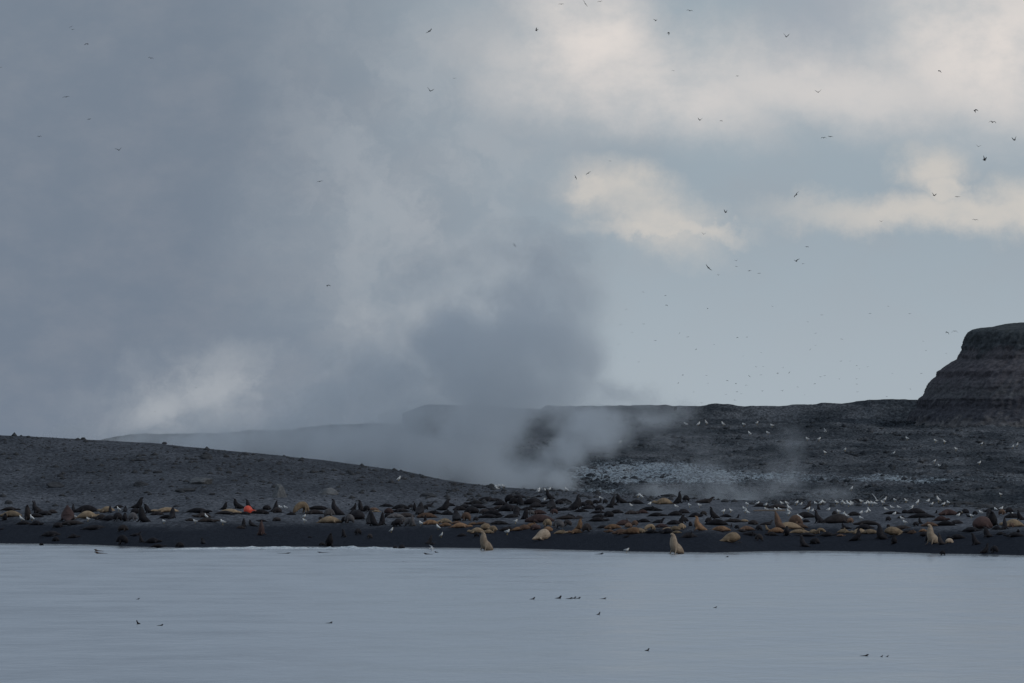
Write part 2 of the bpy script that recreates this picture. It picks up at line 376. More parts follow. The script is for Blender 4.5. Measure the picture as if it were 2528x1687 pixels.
cr = g.n('ShaderNodeValToRGB', i_0=g.mr(zw, 8, 28, smooth=False)); e = cr.color_ramp.elements
e[0].position = 0.0; e[0].color = (0.090, 0.095, 0.100, 1)
e[1].position = 1.0; e[1].color = (0.066, 0.074, 0.076, 1)
for p, c in ((0.16, (0.125, 0.128, 0.130)), (0.26, (0.11, 0.108, 0.11)), (0.31, (0.056, 0.058, 0.067)), (0.42, (0.058, 0.058, 0.066)), (0.47, (0.086, 0.089, 0.094)), (0.6, (0.080, 0.076, 0.084)), (0.78, (0.085, 0.082, 0.088)), (0.83, (0.060, 0.068, 0.074))):
    q = e.new(p); q.color = (*c, 1)
col = g.mix(g.mr(w2, 0.35, 0.7), g.mix(1.0, cr.outputs[0], (0.95, 0.94, 0.97), 'MULTIPLY'), g.mix(1.0, cr.outputs[0], (2.0, 1.97, 1.97), 'MULTIPLY'))
bs = g.n('ShaderNodeBsdfPrincipled', i_Base_Color=col); bs.inputs['Roughness'].default_value = 0.95; bs.inputs['Specular IOR Level'].default_value = 0.03
bp = g.n('ShaderNodeBump', i_Height=w2); bp.inputs['Strength'].default_value = 0.8; bp.inputs['Distance'].default_value = 0.5
g.set(bs.inputs['Normal'], bp.outputs[0]); g.n('ShaderNodeOutputMaterial', i_0=bs); M['mesa'] = m
tag(link('mesa', grid('mesa', np.stack([PX, PY, PZ], -1), m)), 'steep flat topped dark rock mesa at the right edge', 'hill', kind='structure')

# ------------------------------------------------------------------ loose stones (too many to count) and boulders
def rock_mesh(name, seed, sub=2, amp=0.35, cone=0.0, mat=None):
    r = random.Random(seed); bm = bmesh.new(); bmesh.ops.create_icosphere(bm, subdivisions=sub, radius=1.0)
    ax = [Vector((r.gauss(0, 1), r.gauss(0, 1), r.gauss(0, 1))).normalized() for _ in range(9)]
    off = [r.uniform(0.55, 0.95) for _ in ax]
    for v in bm.verts:
        for a, o in zip(ax, off):
            k = v.co.dot(a)
            if k > o: v.co -= a * (k - o)
        v.co *= 1 + amp * 0.3 * (r.random() - 0.5)
        if cone:
            h = (v.co.z + 1) / 2; f = 1 - cone * h; v.co.x *= f; v.co.y *= f
        v.co.z = max(v.co.z, -0.35)
    lo = min(v.co.z for v in bm.verts); hi = max(v.co.z for v in bm.verts)
    xs = [v.co.x for v in bm.verts]; wd = max(xs) - min(xs)
    for v in bm.verts:
        v.co.z = (v.co.z - lo) / (hi - lo) - 0.06; v.co.x /= wd; v.co.y /= wd
    me = bpy.data.meshes.new(name); bm.to_mesh(me); bm.free(); me.materials.append(mat or M['rock']); return me
def rubble(name, pts, sizes, mat, seed):
    r = np.random.default_rng(seed)
    bv = np.array([(0, 0, 1), (1, 0, .1), (.2, .95, .2), (-.85, .5, .05), (-.7, -.6, .15), (.35, -.9, 0), (0, 0, -.8)], float)
    bf = np.array([(0, 1, 2), (0, 2, 3), (0, 3, 4), (0, 4, 5), (0, 5, 1), (6, 2, 1), (6, 3, 2), (6, 4, 3), (6, 5, 4), (6, 1, 5)])
    n = len(pts); a = r.uniform(0, 6.28, n); ca, sa = np.cos(a)[:, None], np.sin(a)[:, None]
    jit = 1 + 0.5 * (r.random((n, 7, 3)) - 0.5); v = bv[None] * jit
    x = v[..., 0] * ca - v[..., 1] * sa; y = v[..., 0] * sa + v[..., 1] * ca
    v = np.stack([x, y, v[..., 2] * r.uniform(0.4, 0.9, n)[:, None]], -1) * sizes[:, None, None] + pts[:, None, :]
    f = (bf[None] + (np.arange(n) * 7)[:, None, None]).reshape(-1, 3)
    me = bpy.data.meshes.new(name); me.vertices.add(n * 7); me.vertices.foreach_set('co', v.reshape(-1).astype(np.float32))
    me.loops.add(f.size); me.loops.foreach_set('vertex_index', f.reshape(-1).astype(np.int32))
    me.polygons.add(len(f)); me.polygons.foreach_set('loop_start', np.arange(0, f.size, 3, dtype=np.int32)); me.update(calc_edges=True); me.validate()
    me.materials.append(mat); return link(name, me)
r_ = np.random.default_rng(3)
n = 9000
X = r_.uniform(-70, 50, n); Yc, Zc = crestYZ(X); Ys0 = shoreY(X)
tq = r_.random(n) ** 0.55; Y = Ys0 + 45 + tq * (Yc - Ys0 - 45)
keep = (vnoise(X / 4, Y / 8, 8) + r_.random(n) * 0.6 > 0.62) & ((X < 6) | (tq > 0.75)); X, Y = X[keep], Y[keep]
tag(rubble('ash_stones', np.stack([X, Y, beachH(X, Y) + 0.01], -1), np.minimum(0.045 * (1 / np.maximum(r_.random(len(X)), 0.012)) ** 0.6, 0.42), M['rock'], 1), 'small dark stones strewn over the ash slope', 'stones', kind='stuff')
n = 26000
X = r_.uniform(-12, 85, n); Y = 1285 + 415 * r_.random(n) ** 1.2
keep = fbm(X / 5, Y / 14, 3, 21) + 0.25 * (r_.random(n) - 0.5) > 0.0; X, Y = X[keep], Y[keep]
nb = 1500
ab = r_.uniform(2.6, 4.6, nb); rb_ = r_.uniform(13, 27, nb)
X = np.concatenate([X, px2x(MC, MY) + rb_ * np.cos(ab)]); Y = np.concatenate([Y, MY + 24 + rb_ * 1.25 * np.sin(ab)])
tag(rubble('lava_rubble', np.stack([X, Y, lavaH(X, Y) + 0.03], -1), np.minimum(0.075 * (1 / np.maximum(r_.random(len(X)), 0.02)) ** 0.55, 0.7), M['lavablock'], 2), 'broken lava blocks strewn over the rubble field', 'rubble', kind='stuff')

boulders = [  # photo px, base row, width px, height px, look, cone
 (136, 1203, 46, 13, 'rock', 0, 'wide low dark boulder on the left of the ash slope'),
 (348, 1200, 38, 11, 'rock', 0, 'dark flat boulder on the ash slope above the tan seals'),
 (498, 1195, 58, 17, 'rockgrey', 0, 'smooth pale grey boulder in the middle of the ash slope'),
 (458, 1213, 54, 8, 'rock', 0, 'long thin dark slab lying just below the pale grey boulder'),
 (690, 1228, 40, 33, 'rockgrey', 0.75, 'pointed cone shaped grey boulder on the ash slope'),
 (808, 1221, 56, 17, 'rockgrey', 0.45, 'low wedge shaped grey boulder right of the pointed boulder'),
 (509, 1134, 31, 13, 'rock', 0, 'dark boulder high on the ash slope under the crest'),
 (389, 1168, 24, 6, 'rock', 0, 'small thin dark slab high on the ash slope'),
 (347, 1138, 30, 7, 'rock', 0, 'flat dark slab near the crest left of the high boulder'),
 (20, 1245, 21, 10, 'rock', 0, 'small rounded boulder just behind the leftmost seals'),
 (1056, 1227, 42, 10, 'rock', 0.3, 'low dark boulder alone on open sand below the dune end'),
 (1213, 1206, 17, 12, 'rock', 0.2, 'dark boulder on the low crest beside the perched gulls'),
 (1120, 1198, 16, 8, 'rock', 0, 'small boulder at the foot of the dune crest'),
 (1157, 1223, 13, 7, 'rock', 0, 'small dark stone right of the low boulder on open sand'),
 (206, 1086, 12, 6, 'rock', 0, 'larger of the stones on the left crest skyline'),
 (406, 1097, 13, 6, 'rock', 0, 'stone on the crest skyline right of the middle'),
 (565, 1169, 16, 7, 'rock', 0, 'small dark stone right of the centre of the ash slope'),
 (70, 1081, 11, 5, 'rock', 0, 'stone nearest the left end of the crest skyline'),
 (524, 1222, 18, 5, 'rock', 0, 'small flat slab between thin slab and pointed boulder'),
 (1650, 1222, 42, 8, 'rock', 0.1, 'row of low dark rock on the beach crest behind the tan sleeper'),
 (1790, 1240, 20, 8, 'rock', 0.2, 'first small rock on the beach crest in thin steam'),
 (1814, 1240, 17, 7, 'rock', 0.2, 'second small rock on the beach crest in thin steam'),
]
rocks = {}
for i, (px, py, bw, bh, look, cone, lab) in enumerate(boulders):
    p = hit(px, py); k = F / p.y
    o = link('boulder', rock_mesh('boulder', 100 + i, 3 if bw > 30 else 2, 0.3, cone, M[look]), None, p)
    o.scale = (bw / k, bw / k * 0.8, bh / k * 1.06); tag(o, lab, 'boulder', 'boulders on the ash slope and beach')
bp_ = Vector((px2x(1668, 1715), 1715, 0)); bp_.z = float(lavaH(bp_.x, bp_.y)) - 0.1
bm = bmesh.new(); bmesh.ops.create_cube(bm, size=1)
for v in bm.verts: v.co += Vector((rng.uniform(-.08, .08), rng.uniform(-.08, .08), rng.uniform(-.06, .06)))
bmesh.ops.bevel(bm, geom=bm.edges[:], offset=0.08, segments=2, affect='EDGES')
me = bpy.data.meshes.new('skyline_block'); bm.to_mesh(me); bm.free()
for v in me.vertices: v.co.z += 0.5
o = link('skyline_block', me, M['rock'], bp_); o.scale = (0.5, 0.5, 0.75); tag(o, 'small square rock block alone on the plateau skyline', 'rock')

# ------------------------------------------------------------------ breaking surf along the left shore
m, g = newmat('foam')
pos = g.n('ShaderNodeNewGeometry').outputs['Position']
n = g.noise(pos, 3.0, 4, 0.6).outputs[0]
bs = g.n('ShaderNodeBsdfPrincipled', i_Base_Color=g.mix(g.mr(n, 0.35, 0.65), (0.42, 0.48, 0.52), (0.80, 0.83, 0.85))); bs.inputs['Roughness'].default_value = 0.7
g.n('ShaderNodeOutputMaterial', i_0=bs); M['foam'] = m
xs = np.linspace(px2x(300, 1100), px2x(1075, 1085), 620); nr = 9
ys = shoreY(xs) - 2.2 - 1.6 * np.clip((xs + 30) / 20, 0, 1)
env = np.clip((xs - xs[0]) / 14, 0, 1) ** 0.7 * np.clip((xs[-1] - xs) / 3.5, 0, 1)
hh = env * (0.08 + 0.42 * np.clip(fbm(xs / 0.9, xs * 0 + 4, 4, 11, 0.6) + 0.22, 0, 1) + 0.12 * np.clip(fbm(xs / 5, xs * 0 + 8, 2, 12) + 0.3, 0, 1)) - 0.02
P = np.zeros((nr, len(xs), 3))
for j in range(nr):
    a = j / (nr - 1); wd = 0.9 + 1.2 * env
    P[j, :, 0] = xs; P[j, :, 1] = ys + (a - 0.5) * 2 * wd * 0.8 + 0.3 * fbm(xs / 1.5, xs * 0 + j, 3, 14)
    P[j, :, 2] = hh * math.sin(math.pi * a) ** 0.8 + 0.05 * fbm(xs / 0.4, xs * 0 + j * 3, 2, 15) * env * math.sin(math.pi * a) - 0.012
tag(link('surf', grid('surf', P, M['foam'])), 'low line of white breaking surf along the left shore', 'surf', kind='stuff')
# ------------------------------------------------------------------ lofted animal bodies
def catmull(pts, n):
    P = np.array(pts, float); P = np.vstack([2 * P[0] - P[1], P, 2 * P[-1] - P[-2]]); out = []
    for i in range(1, len(P) - 2):
        for k in range(n):
            t = k / n; a, b, c, d = P[i - 1], P[i], P[i + 1], P[i + 2]
            out.append(0.5 * (2 * b + (c - a) * t + (2 * a - 5 * b + 4 * c - d) * t * t + (3 * b - a - 3 * c + d) * t ** 3))
    out.append(P[-2]); return np.array(out)
def loft(bm, pts, n=4, seg=12, mi=0):
    """pts: (x, y, z, half width, half height); rings across the spine."""
    S = catmull(pts, n); rings = []
    for i, p in enumerate(S):
        t = Vector(S[min(i + 1, len(S) - 1)][:3] - S[max(i - 1, 0)][:3]).normalized()
        up = Vector((0, 0, 1)) if abs(t.z) < 0.95 else Vector((-1, 0, 0))
        if abs(t.z) >= 0.55: up = Vector((-1, 0, 0)) if t.z > 0 else Vector((1, 0, 0))
        side = t.cross(up)
        side = side.normalized() if side.length > 1e-6 else Vector((0, 1, 0))
        if side.y > 0: side = -side
        nrm = side.cross(t).normalized()
        rw, rh = max(p[3], .004), max(p[4], .004); ring = []
        for k in range(seg):
            a = 2 * math.pi * k / seg
            ring.append(bm.verts.new(Vector(p[:3]) + side * (math.cos(a) * rw) + nrm * (math.sin(a) * rh)))
        rings.append(ring)
    fs = []
    for a, b in zip(rings, rings[1:]):
        for k in range(seg): fs.append(bm.faces.new((a[k], a[(k + 1) % seg], b[(k + 1) % seg], b[k])))
    fs.append(bm.faces.new(rings[0][::-1])); fs.append(bm.faces.new(rings[-1]))
    for f in fs: f.material_index = mi; f.smooth = True
def finish(name, bm, voxel=None):
    bmesh.ops.recalc_face_normals(bm, faces=bm.faces)
    me = bpy.data.meshes.new(name); bm.to_mesh(me); bm.free()
    if voxel:
        o = bpy.data.objects.new('tmp', me); C.objects.link(o)
        md = o.modifiers.new('r', 'REMESH'); md.mode = 'VOXEL'; md.voxel_size = voxel; md.use_smooth_shade = True
        sm = o.modifiers.new('s', 'SMOOTH'); sm.iterations = 2
        dg = bpy.context.evaluated_depsgraph_get(); ev = o.evaluated_get(dg)
        m2 = bpy.data.meshes.new_from_object(ev); m2.name = name
        bpy.data.objects.remove(o); bpy.data.meshes.remove(me); me = smooth(m2)
    return me
def spine(l, y=0.0): return [(p[0], y if len(p) == 4 else p[4], p[1], p[2], p[3]) for p in l]
def seal(name, body, fore, hind, voxel=0.026):
    bm = bmesh.new(); loft(bm, spine(body), 4, 14)
    for f in fore: loft(bm, f, 3, 8)
    for f in hind: loft(bm, f, 3, 8)
    return finish(name, bm, voxel)
def ff(x, y, z, x2, y2, x3, y3, z3=0.03):    # fore flipper from shoulder to ground, then turned out
    return [[(x, s * y * .7, z, .10, .10), (x + .02, s * y, z * .55, .085, .10), (x2, s * y2, .07, .075, .05), (x3, s * y3, z3, .05, .028)] for s in (-1, 1)]
def hf(x, y, x2, y2, z=0.045):
    return [[(x, s * y, .07, .05, .05), ((x + x2) / 2, s * (y + y2) / 2, .05, .055, .032), (x2, s * y2, z, .06, .022)] for s in (-1, 1)]
PR = {}
PR['l'] = [seal('seal_lying', [(-1.0, .07, .05, .05), (-.8, .13, .13, .11), (-.4, .20, .23, .20), (0, .235, .28, .235), (.4, .225, .27, .22), (.68, .175, .18, .165), (.86, .145, .135, .13), (1.0, .115, .095, .09), (1.1, .09, .05, .05)],
             ff(.36, .26, .2, .2, .42, .05, .52), hf(-.92, .05, -1.22, .16)),
           seal('seal_lying_curved', [(-.95, .07, .05, .05, .25), (-.75, .14, .14, .12, .16), (-.35, .215, .25, .215, .03), (.05, .25, .29, .25, -.03), (.4, .22, .26, .21, 0), (.64, .165, .17, .15, .08), (.82, .13, .13, .12, .16), (.95, .12, .09, .085, .2), (1.04, .105, .05, .05, .22)],
             ff(.34, .27, .2, .42, .44, .5, .56), hf(-.88, .22, -1.15, .38))]
PR['l'] += [seal('seal_lying_neck_out', [(-.95, .06, .05, .05, -.05), (-.74, .14, .15, .12, -.02), (-.36, .23, .27, .23, .02), (-.02, .25, .30, .25, .04), (.3, .20, .24, .195, .02), (.5, .155, .155, .14, -.04), (.66, .17, .125, .12, -.08), (.80, .20, .115, .11, -.1), (.93, .185, .075, .07, -.1), (1.0, .17, .045, .045, -.1)],
             ff(.26, .26, .2, .38, .44, .56, .5), hf(-.88, .05, -1.2, .2)),
            seal('seal_lying_on_side', [(-1.0, .10, .05, .07), (-.78, .17, .12, .14, .02), (-.4, .26, .24, .25, .05), (0, .29, .27, .28, .04), (.36, .25, .25, .235, 0), (.62, .17, .17, .16, -.03), (.80, .15, .13, .135, -.05), (.95, .12, .09, .09, -.06), (1.06, .10, .05, .05, -.06)],
             [[(.3, -.1, .35, .09, .10), (.24, -.2, .56, .07, .05), (.12, -.26, .70, .05, .03)], [(.34, -.25, .15, .09, .09), (.15, -.42, .06, .08, .04), (-.05, -.5, .04, .05, .025)]], hf(-.92, .05, -1.25, .18))]
PR['h'] = [seal('seal_head_raised', [(-1.0, .07, .05, .05), (-.8, .13, .13, .11), (-.4, .20, .23, .20), (0, .25, .28, .25), (.35, .29, .27, .25), (.58, .40, .20, .19), (.70, .55, .145, .14), (.80, .65, .12, .115), (.92, .69, .085, .08), (1.03, .69, .045, .045)],
             ff(.38, .25, .25, .48, .4, .6, .5), hf(-.92, .05, -1.22, .16))]
PR['s'] = [seal('seal_sitting', [(-.78, .07, .05, .05), (-.58, .14, .15, .12), (-.28, .23, .25, .21), (0.02, .33, .35, .32), (.20, .54, .36, .33), (.28, .80, .31, .29), (.33, 1.0, .235, .215), (.40, 1.14, .165, .155), (.52, 1.22, .09, .085), (.62, 1.24, .05, .05)],
             ff(.26, .25, .55, .38, .32, .52, .42), hf(-.68, .06, -.98, .18)),
           seal('seal_sky_pointing', [(-.70, .07, .05, .05), (-.50, .14, .16, .12), (-.22, .24, .27, .22), (0.04, .36, .36, .34), (.16, .60, .36, .33), (.20, .85, .29, .27), (.23, 1.05, .21, .2), (.27, 1.20, .145, .14), (.32, 1.33, .08, .08), (.37, 1.43, .045, .045)],
             ff(.2, .26, .55, .34, .34, .46, .46), hf(-.6, .06, -.9, .2)),
           seal('seal_sitting_neck_back', [(-.85, .07, .05, .05), (-.64, .15, .15, .12), (-.32, .24, .25, .22), (0.0, .34, .35, .33), (.24, .52, .35, .32), (.37, .75, .29, .27), (.40, .96, .215, .2), (.40, 1.12, .155, .15), (.46, 1.22, .10, .095), (.57, 1.27, .06, .06), (.64, 1.28, .04, .04)],
             ff(.32, .25, .5, .46, .32, .6, .42), hf(-.75, .06, -1.05, .18))]
PR['m'] = [seal('seal_curled', [(-.46, .10, .10, .08), (-.36, .21, .26, .2), (-.05, .29, .35, .28), (.25, .27, .32, .26), (.43, .19, .2, .17), (.54, .14, .12, .11), (.62, .11, .06, .06)],
             ff(.2, .3, .2, .3, .4, .42, .48), hf(-.4, .1, -.62, .22)),
           seal('seal_hunched', [(-.40, .12, .14, .12), (-.34, .32, .28, .24), (-.12, .47, .34, .30), (.14, .50, .31, .28), (.34, .42, .22, .21), (.46, .34, .15, .15), (.56, .30, .09, .09), (.62, .28, .05, .05)],
             ff(.16, .28, .42, .26, .34, .38, .42), hf(-.38, .14, -.62, .26))]
PR['a'] = [seal('seal_arched', [(-.86, .06, .10, .06), (-.76, .20, .2, .17), (-.52, .46, .29, .25), (-.12, .68, .32, .28), (.28, .70, .31, .27), (.56, .54, .23, .22), (.68, .36, .16, .16), (.74, .2, .11, .11), (.80, .1, .06, .06)],
             ff(.34, .26, .6, .3, .32, .42, .4), hf(-.82, .1, -1.1, .22))]
PR['B'] = [seal('sea_lion_bull_rearing', [(-1.0, .10, .09, .08), (-.76, .27, .30, .24), (-.36, .46, .46, .42), (.02, .62, .50, .48), (.22, .95, .45, .42), (.26, 1.30, .38, .35), (.28, 1.54, .28, .27), (.36, 1.70, .19, .18), (.50, 1.77, .125, .115), (.62, 1.79, .06, .06)],
             ff(.2, .42, .75, .36, .5, .55, .66), hf(-.9, .12, -1.25, .3), 0.035)]
PR['t'] = [seal('sea_lion_bull_resting', [(-.86, .26, .16, .16), (-.76, .40, .38, .34), (-.42, .50, .50, .48), (-.02, .46, .48, .44), (.38, .33, .36, .31), (.72, .20, .22, .18), (.96, .13, .13, .12), (1.12, .09, .06, .06)],
             ff(.3, .34, .3, .15, .55, -.05, .66), hf(-.8, .14, -1.1, .3), 0.035)]
PR['w'] = [seal('seal_swimming', [(-.8, -.22, .1, .08), (-.5, -.12, .17, .14), (-.1, -.08, .2, .17), (.15, -.02, .17, .15), (.30, .08, .13, .12), (.38, .17, .11, .10), (.48, .20, .075, .07), (.56, .20, .04, .04)],
             [[(0, s * .15, -.1, .06, .06), (-.1, s * .35, -.2, .07, .03), (-.2, s * .5, -.25, .04, .02)] for s in (-1, 1)], [])]
EXT = {k: [(max(abs(v.co.x) for v in me.vertices), min(v.co.x for v in me.vertices), max(v.co.x for v in me.vertices), max(abs(v.co.y) for v in me.vertices), max(v.co.z for v in me.vertices)) for me in L] for k, L in PR.items()}

def fur(name, a, b, belly, rough=0.62):
    m, g = newmat(name)
    tcn = g.n('ShaderNodeTexCoord').outputs['Object']; oi = g.n('ShaderNodeObjectInfo')
    v = g.vm('ADD', tcn, g.vm('MULTIPLY', oi.outputs['Location'], (3.1, 1.7, 1.3)))
    n = g.noise(v, 3.0, 5, 0.65).outputs[0]; n2 = g.noise(v, 14.0, 3, 0.6).outputs[0]
    col = g.mix(g.mr(n, 0.34, 0.68), a, b)
    z = g.n('ShaderNodeSeparateXYZ', i_0=tcn).outputs[2]
    col = g.mix(g.mr(g.m('ADD', z, g.m('MULTIPLY', g.m('SUBTRACT', n, 0.5), 0.25)), 0.20, 0.05), col, belly)   # wet, sandy undersides and flippers
    f = g.mr(oi.outputs['Random'], 0, 1, 0.72, 1.28, smooth=False)
    col = g.mix(1.0, col, g.n('ShaderNodeCombineXYZ', i_0=f, i_1=f, i_2=f).outputs[0], 'MULTIPLY')
    bs = g.n('ShaderNodeBsdfPrincipled', i_Base_Color=col); bs.inputs['Roughness'].default_value = rough
    bs.inputs['Specular IOR Level'].default_value = 0.10
    bp = g.n('ShaderNodeBump', i_Height=g.m('ADD', n, g.m('MULTIPLY', n2, 0.3))); bp.inputs['Strength'].default_value = 0.4; bp.inputs['Distance'].default_value = 0.06
    g.set(bs.inputs['Normal'], bp.outputs[0]); g.n('ShaderNodeOutputMaterial', i_0=bs); return m
FUR = {'k': fur('black_brown_fur', (0.017, 0.016, 0.019), (0.034, 0.032, 0.036), (0.014, 0.013, 0.015)),
       'd': fur('dark_brown_fur', (0.034, 0.030, 0.031), (0.064, 0.054, 0.053), (0.024, 0.021, 0.022)),
       'b': fur('brown_fur', (0.105, 0.070, 0.055), (0.190, 0.120, 0.085), (0.060, 0.042, 0.036)),
       'e': fur('reddish_brown_fur', (0.055, 0.036, 0.036), (0.092, 0.060, 0.056), (0.034, 0.024, 0.025)),
       'g': fur('grey_fur', (0.095, 0.090, 0.095), (0.165, 0.155, 0.155), (0.060, 0.056, 0.060)),
       'y': fur('tan_fur', (0.215, 0.158, 0.105), (0.35, 0.262, 0.175), (0.085, 0.060, 0.046)),
       'o': fur('orange_tan_fur', (0.185, 0.108, 0.066), (0.30, 0.185, 0.110), (0.075, 0.046, 0.037)),
       'p': fur('pale_tan_fur', (0.33, 0.255, 0.190), (0.50, 0.400, 0.300), (0.170, 0.125, 0.095))}
CNAME = {'k': 'black-brown', 'd': 'dark brown', 'b': 'mid-brown', 'e': 'reddish-brown', 'g': 'grey', 'y': 'golden tan', 'o': 'orange-tan', 'p': 'pale tan'}
TS = 430 / 2350.0; TX = [0, 420, 840, 1260, 1680, 2098]
